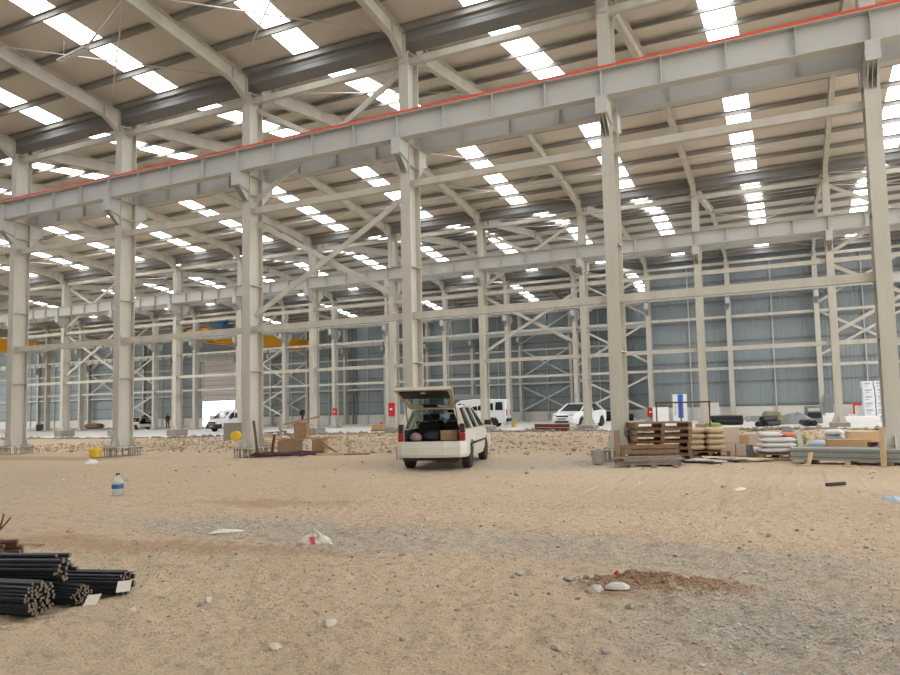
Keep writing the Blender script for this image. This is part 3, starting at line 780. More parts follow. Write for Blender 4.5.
    for s in (-1, 1):
        gate.loft([[G(u,s*hw(u),0),G(u,s*(hw(u)-.10),0),G(u,s*(hw(u)-.10),.05),G(u,s*hw(u),.05)] for u in (0,Lg)])
    gate.loft([[G(0,y,0),G(.10,y,0),G(.10,y,.05),G(0,y,.05)] for y in (-.44,.44)])
    gate.loft([[G(.60,y,-.02),G(Lg,y,-.04),G(Lg+.05,y,.06),G(.60,y,.03)] for y in (-.62,.62)])
    gt = gate.build('tailgate', M['inner_paint'], t)
    MB().loft([[G(.58,y*(1 if i else 1),.04),G(.985,y,.07),G(.985,y,.09),G(.58,y,.055)] for i, y in enumerate((-.545,.545))]).build('gate_trim', M['black'], gt)
    MB().slab([G(.10,-.45,.02),G(.10,.45,.02),G(.60,.49,.02),G(.60,-.49,.02)], .006).build('gate_glass', M['glass'], gt)
    MB().slab([G(.12,-.17,.06),G(.12,.17,.06),G(.27,.16,.06),G(.27,-.16,.06)], .03).build('wiper_motor_cover', M['black'], gt)
    MB().cbox(G(.96,0,.10), (.05,.10,.03)).build('latch', M['hub'], gt)
    MB().box((-2.06,-.645,.60), (-1.93,.645,.632)).build('sill_trim', M['black'], t)
    return t
HB = hatchback('dusty white hatchback with its tailgate raised, parked on the bare earth', (-8.12, 16.05, .04), math.radians(90+15.5))
hb2 = dup(HB, (-71.0, 58.6, slab_z(-71, 58.6)), math.radians(170), 'white hatchback with raised tailgate parked far off on the slab behind the front row')

def hull(name, label, cat, loc, rz, st, mat, axles, r, W):
    t = thing(name, label, cat, loc, rz)
    b = MB().loft([body_ring(*s) for s in st]).build('body', mat, t)
    arches(b, axles, r+.045, W*1.5)
    for x in axles:
        for s in (-1, 1): wheel(t, x, s*(W-.11), r)
    return t
# sedan behind the second row
t = hull('sedan_car', 'clean white saloon car standing on the slab behind the red beams', 'car', (-11.72, 40.75, slab_z(-11.7,40.7)), math.radians(-101.5),
    [(-2.25,.4,.92,.66),(-2.1,.28,1.0,.76),(-1.3,.2,1.0,.86),(0,.18,.93,.87),(.9,.18,.95,.87),(1.3,.2,.95,.86),(1.9,.22,.82,.80),(2.15,.28,.70,.70),(2.25,.34,.6,.56)], M['van_white'], (-1.3,1.3), .31, .87)
gh = MB()
gh.loft([[(xb,-w,.92),(xt,-wt,zt),(xt,wt,zt),(xb,w,.92)] for xb, xt, w, wt, zt in ((-1.75,-1.62,.70,.62,1.05),(-1.2,-1.0,.74,.58,1.40),(0,.0,.76,.58,1.44),(.55,.35,.76,.57,1.40),(1.25,1.2,.72,.68,.96))])
gh.build('cabin_glass', M['dark_glass'], t)
MB().loft([[(x,-w,z-.03),(x,-w+.05,z+.005),(x,w-.05,z+.005),(x,w,z-.03)] for x, w, z in ((-1.05,.59,1.405),(-.4,.60,1.45),(.1,.60,1.45),(.42,.58,1.40))]).build('roof', M['van_white'], t)
for s in (-1, 1):
    for a, b in (((.40,s*.585,1.40),(1.28,s*.73,.94)), ((-.25,s*.60,1.42),(-.2,s*.775,.93)), ((-1.0,s*.60,1.40),(-1.75,s*.72,1.0))): MB().bar(a, b, .08, .05, (1,0,0)).build('pillar', M['van_white'], t)
    MB().cbox((2.03,s*.55,.76), (.22,.30,.10)).build('head_lamp', M['lamp_clear'], t, bevel=.03)
    MB().cbox((.82,s*.94,1.0), (.10,.18,.12)).build('side_mirror', M['van_white'], t, bevel=.03)
    MB().cbox((2.13,s*.60,.42), (.1,.12,.08)).build('fog_lamp', M['black'], t, bevel=.02)
MB().cbox((2.18,0,.69), (.10,.78,.10)).build('grille', M['black'], t, bevel=.02)
MB().cbox((2.24,0,.37), (.06,.9,.10)).build('lower_intake', M['black'], t, bevel=.02)
MB().cbox((2.27,0,.53), (.02,.52,.11)).build('number_plate', M['ink'], t)

# passenger van behind the hatchback
def van(label, loc, rz, black_front):
    st = [(-2.4,.42,1.86,.80),(-2.3,.34,1.90,.88),(-1.45,.30,1.93,.93),(0,.28,1.94,.94),(.75,.28,1.90,.93),(1.05,.28,1.72,.92),(1.62,.30,1.16,.90),(2.05,.34,1.0,.84),(2.32,.40,.86,.74)]
    t = hull('van', label, 'van', loc, rz, st, M['van_white'], (-1.45,1.45), .33, .93)
    for s in (-1, 1):
        for x0, x1, nm in ((-2.15,-1.62,'side_window'),(-1.50,-.42,'side_window'),(-.40,.68,'side_window')):
            MB().slab([(x0,s*.925,1.18),(x1,s*.925,1.18),(x1-.04,s*.88,1.72),(x0+.04,s*.88,1.72)], .05).build(nm, M['dark_glass'], t)
        MB().slab([(.72,s*.93,1.18),(1.35,s*.90,1.18),(1.0,s*.86,1.66),(.74,s*.89,1.70)], .05).build('cab_window', M['dark_glass'], t)
        MB().cbox((2.14,s*.62,.88), (.22,.26,.14)).build('head_lamp', M['lamp_clear'], t, bevel=.03)
        MB().cbox((1.18,s*1.02,1.2), (.1,.18,.24)).build('side_mirror', M['black'], t, bevel=.03)
        MB().cbox((-2.40,s*.80,1.0), (.06,.10,.42)).build('tail_lamp', M['lamp_red'], t, bevel=.02)
    MB().slab([(1.66,-.78,1.17),(1.66,.78,1.17),(1.10,.70,1.70),(1.10,-.70,1.70)], .03).build('windscreen', M['dark_glass'], t)
    fb = MB().loft([[(x,-w,.30),(x,-w,.68),(x,w,.68),(x,w,.30)] for x, w in ((2.0,.92),(2.3,.84),(2.42,.7))]).build('front_bumper', M['black'], t, bevel=.03)
    MB().cbox((2.435,0,.50), (.02,.5,.11)).build('number_plate', M['ink'], fb)
    MB().cbox((2.36,0,.80), (.10,.9,.14)).build('grille', M['black'], t, bevel=.02)
    MB().cbox((-2.44,0,.50), (.16,1.7,.22)).build('rear_bumper', M['black'], t, bevel=.03)
    MB().cbox((-2.37,0,1.45), (.05,1.3,.55)).build('rear_window', M['dark_glass'], t)
    return t
v = van('white passenger van parked crosswise behind the raised tailgate', (-20.1, 43.75, slab_z(-20,43.7)), math.atan2(-.23,-.97), False)
rb = MB().loft([[(x,-w,z0),(x,-w*.8,z1),(x,w*.8,z1),(x,w,z0)] for x, w, z0, z1 in ((-1.4,.4,0,.10),(-1.2,.6,0,.27),(.6,.6,0,.33),(1.3,.5,0,.22),(1.5,.3,0,.08))]).build('roof_box', M['grey_box'], None, (-20.5, 43.66, slab_z(-20,43.7)+1.985), math.atan2(-.23,-.97))
tag(rb, 'grey roof box lying on the roof of the crosswise white van', 'box')
van('white van with black bumper driving in through the bright roller door', (-45.6, 47.8, slab_z(-45.6,47.8)), math.radians(-98), True)

# ------------------------------------------------------------------ people
def person(label, loc, rz, h=1.72):
    t = thing('person', label, 'person', loc, rz)
    me = bpy.data.meshes.new('body')
    J = [(0,0,.95),(0,0,1.2),(0,0,1.45),(0,0,1.52),(.01,0,1.63),(0,.10,.92),(.03,.11,.5),(0,.12,.06),(.14,.13,.03),(0,-.10,.92),(-.03,-.11,.5),(-.06,-.12,.06),(.08,-.13,.03),(0,.19,1.42),(-.02,.25,1.15),(.08,.24,.92),(0,-.19,1.42),(-.02,-.25,1.15),(.10,-.22,.95)]
    Ed = [(0,1),(1,2),(2,3),(3,4),(0,5),(5,6),(6,7),(7,8),(0,9),(9,10),(10,11),(11,12),(2,13),(13,14),(14,15),(2,16),(16,17),(17,18)]
    Rr = [.14,.13,.15,.06,.10,.10,.07,.05,.045,.10,.07,.05,.045,.07,.05,.04,.07,.05,.04]
    me.from_pydata(J, Ed, []); o = bpy.data.objects.new('body', me); C.objects.link(o); o.parent = t
    me.materials.append(M['dark_cloth'])
    m = o.modifiers.new('skin', 'SKIN'); m.use_smooth_shade = True
    for i, v_ in enumerate(me.skin_vertices[0].data): v_.radius = (Rr[i], Rr[i])
    me.skin_vertices[0].data[0].use_root = True
    s = o.modifiers.new('sub', 'SUBSURF'); s.levels = 1; s.render_levels = 1
    MB().lathe([(.04,-.12),(.085,-.06),(.095,.02),(.07,.09),(.02,.115)], 14, (.015,0,1.66)).build('head', M['skin'], t, smooth=True)
    MB().lathe([(.10,.0),(.102,.04),(.075,.10),(.02,.125)], 14, (.0,0,1.67)).build('hair', M['dark_cloth'], t, smooth=True)
    return t
person('person in dark clothes standing by the far white hatchback', (-70.0, 62.2, slab_z(-70,62.2)), 2.6)

# ------------------------------------------------------------------ inside the hatchback
def incar(u, vv, z):
    a = math.radians(90+15.5); return (-8.12+u*math.cos(a)-vv*math.sin(a), 16.05+u*math.sin(a)+vv*math.cos(a), .045+z)
def carton(label, loc, rz, d, mat='carton', group=None, name='carton_box', tape=True):
    t = thing(name, label, 'box', loc, rz, group)
    MB().box((-d[0]/2,-d[1]/2,0), (d[0]/2,d[1]/2,d[2])).build('box_body', M[mat], t, bevel=.006)
    if tape: MB().box((-d[0]/2-.002,-.025,d[2]*.75), (d[0]/2+.002,.025,d[2]+.004)).build('tape', M['pinewood'], t)
    return t
carton('brown carton in the open boot of the near hatchback', incar(-1.62,-.36,.632), math.radians(105.5), (.26,.40,.23))
b_ = MB(); b_.loft([[(r*math.cos(a)*1.3, r*math.sin(a), z) for a in [2*PI*i/12 for i in range(12)]] for r, z in ((.09,0),(.12,.05),(.11,.12),(.06,.17),(.02,.19))])
tag(b_.build('shopping_bag', M['bag_pink'], None, incar(-1.72,.44,.632), .3, True), 'pale plastic bag in the boot beside the tail lamp', 'bag')
b_ = MB(); b_.loft([[(r*math.cos(a)*1.7, r*math.sin(a), z) for a in [2*PI*i/12 for i in range(12)]] for r, z in ((.18,0),(.24,.06),(.22,.15),(.14,.2),(.05,.22))])
tag(b_.build('holdall', M['dark_cloth'], None, incar(-1.45,.06,.632), 1.7, True), 'dark holdall lying in the middle of the boot', 'bag')

# ------------------------------------------------------------------ sacks, pallets, boards beside the front row
def pallet(label, loc, rz, group=None, tilt=0, L_=1.2, W_=.85, mat='pallet'):
    t = thing('pallet', label, 'pallet', loc, rz, group)
    t.rotation_euler = (tilt,0,rz)
    db = sb = None
    for i in range(7):
        y = -W_/2+.05+i*(W_-.1)/6
        if db is None: db = MB().box((-L_/2,-.045,0), (L_/2,.045,.02)).build('deck_board', M[mat], t, (0,y,.12))
        else: part(db, t, (0,y,.12))
    for x in (-L_/2+.05, 0, L_/2-.05):
        if sb is None: sb = MB().box((-.045,-W_/2,.022), (.045,W_/2,.118)).build('stringer', M[mat], t, (x,0,0))
        else: part(sb, t, (x,0,0))
    for y in (-W_/2+.05, 0, W_/2-.05): part(db, t, (0,y,0))
    return t
PG = 'pallets in the stack by the front column'
for i in range(6):
    nm = ('lowest', 'second from the ground', 'third from the ground', 'fourth from the ground', 'second from the top', 'topmost')[i]
    pallet('reddish timber pallet, %s of the stack beside the column foot' % nm, (-3.03+RND.uniform(-.04,.04), 17.55+RND.uniform(-.04,.04), .02+.158*i), .38+RND.uniform(-.05,.05), PG, 0, 1.4, 1.0)
pallet('reddish timber pallet standing on edge against the pallet stack', (-3.12, 16.62, .02), .36, None, math.radians(82), 1.35, .85)
o = MB().box((-.06,-.05,0), (.06,.05,.80)).build('timber_post', M['ply2'], None, (-3.80,16.32,.0), .35); tag(o, 'short upright timber post at the end of the pallet stack by the column', 'post')
for i in range(9):
    L_ = RND.uniform(1.1,1.5)
    o = MB().box((-L_/2,-.09,0), (L_/2,.09,.03)).build('board', M['greywood'] if i % 3 else M['ply2'], None, (-3.0+RND.uniform(-.1,.1), 16.2-.19*(i % 2)+RND.uniform(-.02,.02), .04+.034*(i//2)), .36+RND.uniform(-.06,.06))
    tag(o, 'grey weathered board in the low heap before the pallet stack', 'board', 'grey boards in the low heap')
for i in range(3):
    o = MB().box((-.5,-.05,0), (.5,.05,.04)).build('dunnage_batten', M['ply2'], None, (-3.5+.5*i, 16.15, .0), 1.9); tag(o, 'short batten under the low heap of grey boards', 'batten', 'battens under the grey boards')
def sack(mat, d, label, loc, rz, group, name='cement_sack'):
    lx, ly, lz = d; m = MB(); rings = []
    N = 9
    for i in range(N):
        u = -1+2*i/(N-1); k = max(0, 1-abs(u)**5); e = .25+.75*k**.5
        zc = lz/2
        rings.append([(lx/2*u, ly/2*(.86+.14*k)*math.copysign(abs(math.cos(a))**.55, math.cos(a)), zc+lz/2*e*math.copysign(abs(math.sin(a))**.7, math.sin(a))*(1+.05*math.sin(3*u+a*2))) for a in [2*PI*(j+.5)/14 for j in range(14)]])
    o = m.loft(rings).build(name, M[mat], None, loc, rz, True)
    return tag(o, label, 'sack', group)
LV = ('bottom', 'second', 'third', 'top')
pallet('timber pallet under the tan sacks', (-2.13,19.2,0), .40, None, 0, 1.05, .75)
for j, nm in enumerate(('nearer the pallet stack', 'nearer the white blocks')):
    for i in range(4):
        sack('bag_tan', (.47,.66,.165), 'tan paper sack, %s layer of the pile %s' % (LV[i], nm), (-2.40+.46*j+RND.uniform(-.015,.015), 19.12+.05*j, .155+.145*i), .38+RND.uniform(-.06,.06), 'tan sacks')
for i in range(3): sack('bag_tan', (.5,.6,.16), 'tan paper sack, %s layer of the low pile behind the pallet stack' % LV[i], (-2.62,20.1,.155+.145*i), .4, 'tan sacks behind')
pallet('timber pallet under the low tan pile', (-2.5,20.25,0), .40, None, 0, .8, .8)
sack('green_bag', (.5,.35,.2), 'yellow green sack lying behind the tan sacks', (-2.1,20.9,.62), .2, None, 'garden_sack')
carton('tall timber crate behind the tan sacks', (-2.1,20.95,0), .3, (1.0,.5,.61), 'pinewood', name='crate', tape=False)
carton('white topped block standing on the pale blocks', (-1.55,19.25,.325), .38, (.44,.36,.42), 'carton_pale', name='aerated_block', tape=False)
MB().box((-.222,-.182,0), (.222,.182,.01)).build('plastic_cap', M['foam'], [o for o in C.objects if o.get('label', '').startswith('white topped block')][0], (0,0,.422))
for i in range(2): carton('pale pink block, %s of the two side by side under the white topped block' % ('first' if i == 0 else 'second'), (-1.62+.36*i,19.2+.14*i,0), .38, (.37,.34,.32), 'carton_pale', 'pale blocks', 'aerated_block', False)
carton('small brown box with open flap on the pale blocks', (-1.22,19.35,.325), .38, (.26,.26,.22), 'carton')
carton('wide pale carton behind the white sacks', (-.93,21.0,0), .2, (.75,.4,.5), 'carton_pale')
carton('dark narrow box between the pale blocks and white sacks', (-1.02,18.75,0), .38, (.08,.3,.33), 'grey_box', tape=False)
sack('foam', (.4,.3,.25), 'white bundle leaning by the pallet of white sacks', (-.83,18.85,.0), .4, None, 'film_bundle')
pallet('timber pallet under the white sacks with red print', (-.38,18.45,.0), .25, None, 0, .95, .75, 'ply2')
for i in range(3): sack('bag_white', (.80,.66,.14), 'white woven sack, %s layer of the pile with red print on top' % LV[i], (-.40+RND.uniform(-.02,.02),18.45,.15+.125*i), .25+RND.uniform(-.03,.03), 'white sacks')
sack('bag_white', (.5,.6,.12), 'white sack with red end topmost of the white pile', (-.52,18.45,.53), .2, None)
sack('bag_red', (.3,.45,.11), 'red printed sack beside the topmost white one', (-.13,18.5,.53), .3, None)
# leaning boards and heap behind the zinc sheets
lb = MB().slab([(-.16,0,0),(.12,0,0),(-.05,.35,.75),(-.25,.35,.75)], .05).build('leaning_panel', M['grey_box'], None, (.05,18.75,.0), .2); tag(lb, 'grey panel leaning at the end of the white sacks', 'panel')
lb = MB().slab([(-.1,0,0),(.05,0,0),(-.02,.3,.62),(-.12,.3,.62)], .04).build('leaning_panel', M['conduit'], None, (.22,18.9,.0), .1); tag(lb, 'pale slim panel leaning beside the grey one', 'panel')
carton('little white box at the foot of the leaning panels', (.02,18.2,.0), .2, (.16,.16,.3), 'foam', tape=False)
sack('green_bag', (.32,.3,.3), 'olive round sack behind the zinc sheets', (.18,20.7,.2), 0, None, 'garden_sack')
carton('low crate under the olive sack', (.2,20.8,0), .1, (.6,.5,.2), 'pinewood', name='crate', tape=False)
for i, (x, y, z, m, nm) in enumerate(((.45,20.0,0,'bag_blue','lowest by the olive sack'),(.8,19.9,0,'bag_white','low, in the middle of the heap'),(.62,20.1,.17,'bag_blue','resting on the two low ones'),(1.0,20.7,0,'bag_white','bottom of the small pile'),(1.0,20.7,.15,'bag_white','second in the small pile'),(1.0,20.7,.30,'bag_blue','third in the small pile'),(.98,20.7,.45,'bag_white','topmost of the small pile'),(.7,20.65,.0,'bag_blue','behind, beside the small pile'),(.7,20.65,.16,'bag_white','on top beside the small pile'))):
    sack(m, (.46,.4,.16), '%s sack behind the zinc sheets, %s' % ('blue grey' if m == 'bag_blue' else 'white', nm), (x,y,z), RND.uniform(-.3,.3), 'sacks behind the zinc sheets')
carton('long brown carton lying behind the zinc sheets', (1.22,19.2,0), .12, (.95,.4,.43), 'carton')
carton('pale plank box behind the long brown carton', (1.6,20.2,0), .1, (.7,.5,.58), 'pinewood', name='crate', tape=False)
carton('dark red tool box behind the post by the zinc sheets', (1.72,18.2,.0), .2, (.3,.25,.42), 'dark_red', tape=False)
# zinc sheets
for i in range(6):
    o = MB().box((-1.55,-.42,0), (1.55,.42,.030)).box((-1.55,-.425,.0), (1.55,-.40,.040)).box((-1.55,.40,.0), (1.55,.425,.040))
    o = o.build('zinc_sheet', M['sheet_galv' if i % 3 != 1 else 'sheet_galv2'], None, (1.52+RND.uniform(-.012,.012),17.0+RND.uniform(-.012,.012),.105+.0425*i), -.245)
    tag(o, 'grey green zinc sheet in the flat stack by the end column', 'sheet', 'zinc sheets in the stack')
for i, u in enumerate((-1.2,-.4,.4,1.2)):
    o = MB().box((-.05,-.5,0), (.05,.5,.10)).build('bearer', M['pinewood'] if i % 2 else M['ply2'], None, (1.52+u*.97,17.0-u*.243,.0), -.245); tag(o, 'timber bearer under the zinc sheets, %s from the sack end' % ORD[i], 'bearer')
o = MB().box((-.05,-.04,0), (.05,.04,.82)).build('timber_post', M['pinewood'], None, (1.66,16.35,.0), -.2); tag(o, 'upright pine post standing before the zinc sheets', 'post')
o = MB().box((-.6,-.03,0), (.6,.03,.05)).build('timber_batten', M['pinewood'], None, (.6,16.35,.0), -.2); tag(o, 'pine batten on the ground before the zinc sheets', 'batten')
o = MB().box((-.3,-.05,0), (.3,.05,.07)).build('timber_batten', M['ply'], None, (-.35,17.75,.0), .2); tag(o, 'brown batten on the ground before the white sacks', 'batten')
o = MB().box((-.16,-.04,0), (.16,.04,.03)).build('timber_batten', M['pinewood'], None, (.35,16.7,.13), 1.1); o.rotation_euler = (0,-1.0,1.1); o.location = (.30,16.55,.14); tag(o, 'short pine stick leaning on the zinc sheet stack', 'stick')
for i in range(5):
    x, y = ((-1.9,16.9),(-1.3,17.2),(-1.6,17.6),(-2.1,17.3),(-.9,17.35))[i]
    m = MB().slab([(-.45,-.2,.02),(.4,-.25,.05),(.45,.2,.03),(-.4,.25,.07)], .03).build('torn_sheet', (M['rag'], M['greywood'], M['carton_pale'], M['tarp'], M['bag_tan'])[i], None, (x,y,.03), RND.uniform(0,3))
    tag(m, ('crumpled pale film on the ground before the tan sacks', 'grey sheet on the ground before the pale blocks', 'pinkish card lying before the tan sacks', 'black film lying at the end of the grey boards', 'tan torn sack on the ground before the white sacks')[i], 'scrap')
# guard rail behind the pallets
t = thing('guard_rail', 'dark brown guard rail frame standing behind the sacks', 'rail', (-2.87,20.6,0), 0, kind='thing')
MB().tube([(-.78,0,1.42),(.78,0,1.42)], .022, 8).build('top_rail', M['rust'], t)
for xx in (-.74,-.05,.74): MB().tube([(xx,0,0),(xx,0,1.395)], .02, 8).build('rail_post', M['rust'], t)
# bucket
t = thing('bucket', 'grey dusty bucket standing beside the column near the pallets', 'bucket', (-4.33,16.5,0))
MB().lathe([(.13,0),(.165,.30),(.175,.305),(.175,.325),(.155,.325),(.15,.3),(.12,.02),(.02,.02)], 20).build('pail', M['bucket'], t)
MB().tube([(.17*math.cos(a),.02,.3-.17*math.sin(a)*.8) for a in [PI*i/10 for i in range(11)]], .006, 5).build('handle', M['galv'], t)

# timber odds and ends beside the third column of the front row
def plank(label, p0, p1, w, h, mat='ply', name='board', up=(0,0,1)):
    c = (Vector(p0)+Vector(p1))/2
    return tag(MB().bar(Vector(p0)-c, Vector(p1)-c, w, h, up).build(name, M[mat], None, c), label, 'board')
def open_box(label, loc, rz, d, mat):
    t = thing('formwork_box', label, 'formwork', loc, rz)
    a, b, h = d
    for nm, lo, hi in (('side_board',(-a/2,-b/2,0),(a/2,-b/2+.025,h)),('side_board',(-a/2,b/2-.025,0),(a/2,b/2,h)),('end_board',(-a/2,-b/2+.026,0),(-a/2+.025,b/2-.026,h*.95)),('end_board',(a/2-.025,-b/2+.026,0),(a/2,b/2-.026,h*.95))):
        MB().box(lo, hi).build(nm, M[mat], t)
    for x in (-a*.3, a*.28): MB().box((x-.03,-b/2-.03,0), (x+.03,-b/2-.002,h)).build('cleat', M[mat], t)
    return t
open_box('brown formwork box lying nearest the third front column', (-15.2,18.45,-.02), .42, (.72,.42,.5), 'ply')
open_box('brown formwork box on the far side of the timber heap', (-14.08,18.55,-.02), .42, (.40,.45,.52), 'ply')
plank('broad board laid flat across the two formwork boxes', (-15.6,18.25,.515), (-13.75,19.0,.53), .34, .03)
open_box('upright brown formwork box on top of the timber heap', (-14.85,18.6,.55), .42, (.42,.35,.50), 'ply')
plank('board tilted across the top of the upright formwork box', (-15.32,18.3,1.00), (-14.32,18.85,1.22), .3, .06, 'ply')
plank('grey board leaning on the upright formwork box', (-15.45,18.2,.86), (-15.02,18.36,.56), .08, .04, 'ply2')
plank('thin stick leaning beside the far formwork box', (-13.85,18.3,.42), (-13.25,18.5,.02), .05, .04, 'ply2')
plank('second thin stick leaning beside the far formwork box', (-13.80,18.1,.36), (-13.1,18.4,.02), .04, .03, 'ply2')
plank('dark crooked bar leaning on the third front column', (-15.75,17.35,1.15), (-15.52,17.3,0), .06, .05, 'rust', 'bar')
plank('rusty cross stick at the head of the crooked bar', (-15.7,17.8,.74), (-15.05,18.1,.78), .05, .04, 'ply2', 'bar')
plank('short dark stake standing by the crooked bar', (-15.36,17.75,0), (-15.30,17.8,.68), .06, .06, 'rust', 'bar')
plank('pine batten on the ground beyond the formwork boxes', (-13.7,17.9,.05), (-12.9,18.2,.05), .12, .08, 'pinewood')
plank('reddish board on the ground at the end of the timber heap', (-13.2,18.2,.03), (-12.2,18.6,.03), .2, .05, 'pallet')
t = thing('hammer', 'black headed mallet with dark red neck standing on the tilted board', 'mallet', (-14.80,18.58,1.14))
MB().tube([(0,0,0),(.02,0,.16)], .04, 10).build('neck', M['dark_red'], t); MB().lathe([(.05,.155),(.085,.19),(.09,.28),(.05,.33)], 14).build('head', M['black'], t)
m = MB()
for i in range(5):
    m.tube([(1.0*math.cos(a)+.05*i*math.sin(3*a), (.28+.04*i)*math.sin(a), .04+.03*(i % 3)+.02*math.sin(a*5+i)) for a in [2*PI*j/26 for j in range(27)]], .022, 6)
tag(m.build('hose_coil', M['purple'], None, (-14.65,17.65,.02), .4), 'dark purple hose coil lying before the formwork boxes', 'hose')

# yellow canister, rag
t = thing('canister', 'yellow canister standing on the earth between the first two front columns', 'canister', (-22.05,16.55,0), .3)
MB().loft([[(x*.16*s, y*.13*s, z) for x, y in ((-1,-.7),(-.7,-1),(.7,-1),(1,-.7),(1,.7),(.7,1),(-.7,1),(-1,.7))] for z, s in ((0,.9),(.02,1),(.26,1),(.31,.8))]).build('tank', M['plastic_y'], t)
MB().tube([(-.07,0,.31),(-.06,0,.36),(.05,0,.36),(.06,0,.31)], .014, 6).build('handle', M['plastic_y'], t); MB().lathe([(.03,.30),(.03,.345)], 12, (.09,0,0)).build('cap', M['plastic_y'], t)
def rag(label, loc, rx, ry, h, mat, seed, name='plastic_scrap', cat='scrap', base=None):
    m = MB(); n = 12; rings = []
    r = random.Random(seed)
    for j, (q, z) in enumerate(((1,.0),(.85,.45),(.55,.85),(.2,1.))):
        rings.append([(rx*q*math.cos(a)*(1+.35*noise.noise((math.cos(a)*2, math.sin(a)*2, seed+j*.3))), ry*q*math.sin(a)*(1+.35*noise.noise((math.cos(a)*2, math.sin(a)*2, seed+5))), h*z*(1+.6*noise.noise((math.cos(a)*3, math.sin(a)*3, seed+9)))) for a in [2*PI*i/n for i in range(n)]])
    o = m.loft(rings).build(name, M[mat], None, (loc[0], loc[1], (ground_h(loc[0], loc[1]) if base is None else base)-.004+loc[2]), r.uniform(0,3))
    return tag(o, label, cat)
rag('white rag crumpled on the earth below the yellow canister', (-19.6,14.6,0), .24, .16, .12, 'bag_white', 1, 'rag')
t = thing('water_bottle', 'clear water bottle with a blue label standing on the sand', 'bottle', (-11.25,8.9,ground_h(-11.25,8.9)))
MB().lathe([(.085,0),(.098,.015),(.098,.20),(.092,.215),(.098,.23),(.095,.27),(.06,.335),(.032,.355),(.032,.375)], 22).build('bottle_body', M['bottle'], t, smooth=True)
MB().lathe([(.0995,.13),(.1,.135),(.1,.20),(.0995,.205)], 22).build('label_band', M['label_blue'], t)
MB().lathe([(.037,.376),(.037,.40),(.03,.405)], 16).build('cap', M['dark_red'], t)
# plastic bag with red print
t = thing('plastic_bag', 'crumpled white plastic bag with red print on the grey gravel', 'bag', (-4.84,6.25,ground_h(-4.84,6.25)-.01), .3)
rings = []
for j in range(9):
    f = j/8; q = (1-f**2.2)*.95+.05; z = .095*f
    rings.append([((.20*math.cos(a)*q)*(1+.38*noise.noise((math.cos(a)*2.4, math.sin(a)*2.4, 3+f*2)))+.03*f, .10*q*math.sin(a)*(1+.38*noise.noise((math.cos(a)*2.4, math.sin(a)*2.4, 8+f*2))), z*(1+.75*noise.noise((math.cos(a)*3.2, math.sin(a)*3.2, 2+f)))) for a in [2*PI*i/28 for i in range(28)]])
MB().loft(rings).build('bag_body', M['rag'], t)
MB().slab([(.03,-.125,.015),(.075,-.115,.01),(.02,-.06,.085),(-.02,-.07,.085)], .012).build('red_print', M['bag_ruby'], t)
MB().loft([[(.02+.03*math.cos(a)*s, -.02+.02*math.sin(a)*s, z) for a in [2*PI*i/7 for i in range(7)]] for s, z in ((1.4,.08),(.5,.12),(.9,.15),(.3,.17))]).build('twisted_ear', M['rag'], t)
rag('long flat white scrap on the grey gravel strip', (-6.38,6.56,.012), .22, .05, .035, 'paper', 3)
rag('bent blue sheet scrap lying on the sand at the far edge', (1.22,11.2,0), .25, .12, .05, 'bag_blue', 5, 'sheet_scrap')
o = MB().tube([(-.17,0,.03),(.17,.03,.035)], .03, 10).build('pipe_offcut', M['black'], None, (.6,12.75,ground_h(.6,12.75)), .5); tag(o, 'short black pipe offcut lying on the sand', 'pipe')
rag('pale crumpled paper on the sand beyond the mound', (-.85,12.1,0), .14, .08, .05, 'paper', 8)
rag('red scrap of plastic on the red soil mound', (-1.36,5.66,.0), .035, .025, .04, 'bag_ruby', 11)
rag('grey white film lying at the edge of the red soil', (-1.30,5.42,.0), .10, .05, .045, 'rag', 14)
rag('dull white scrap beside the film at the red soil', (-1.46,5.40,0), .06, .045, .04, 'rag', 15)
o = MB().tube([(-.25,0,.02),(.0,.01,.025),(.25,-.01,.02)], .012, 6).build('stick', M['pinewood'], None, (-8.0,5.15,ground_h(-8,5.15)), .4); tag(o, 'pale straight stick on the sand above the bars', 'stick')

# ------------------------------------------------------------------ bundles of reinforcing bars
def bar_mesh(r, L):
    m = MB(); m.tube([(0,0,0),(-L,0,0)], r, 8)
    return m
def bundle(label, tip, ang, dz, R, rb, L, mat, nmax=100, flat=1., jit=.05):
    t = thing('bar_bundle', label, 'bar bundle', (tip[0], tip[1], tip[2]+dz), ang)
    c, r = [], rb*1.04
    k = int(R/(r*1.74))+2
    for j in range(-k, k+1):
        for i in range(-k, k+1):
            y = (i+.5*(j % 2))*2*r; z = j*1.74*r
            if (y/R)**2+(z/(R*flat))**2 <= 1: c.append((y, z))
    c.sort(key=lambda q: -(q[0]**2+q[1]**2)); c = c[:nmax]
    src = end = None
    for y, z in c:
        off = RND.uniform(-jit, jit)
        if src is None:
            src = bar_mesh(rb, L).build('bar', M[mat], t, (off,y,z)); b0 = src
            end = MB().lathe([(rb*.96,0),(rb*.8,.004)], 8, M=Matrix.Rotation(PI/2, 4, 'Y')).build('cut_end', M['rebar_end'], src)
        else:
            b = part(src, t, (off,y,z)); part(end, b)
    for u in (-.55, -1.5):
        ring = [(u, (R+.012)*math.cos(a), (R*flat+.012)*math.sin(a)) for a in [2*PI*i/22 for i in range(23)]]
        MB().tube(ring, .006, 5).build('binding_wire', M['rust'], t)
    return t
def tagpaper(parent, p, w, h, tilt):
    # a paper label wired to the bar ends, hanging with its face outwards
    a = -parent.rotation_euler.z; q = Vector((.63*math.cos(a)-.78*math.sin(a), .63*math.sin(a)+.78*math.cos(a), 0))*w/2
    p = Vector(p); u = Vector((0,0,h/2))+q*tilt
    MB().slab([p-q-u, p+q-u, p+q+u, p-q+u], .003).build('paper_tag', M['paper'], parent)
A0 = math.radians(24)
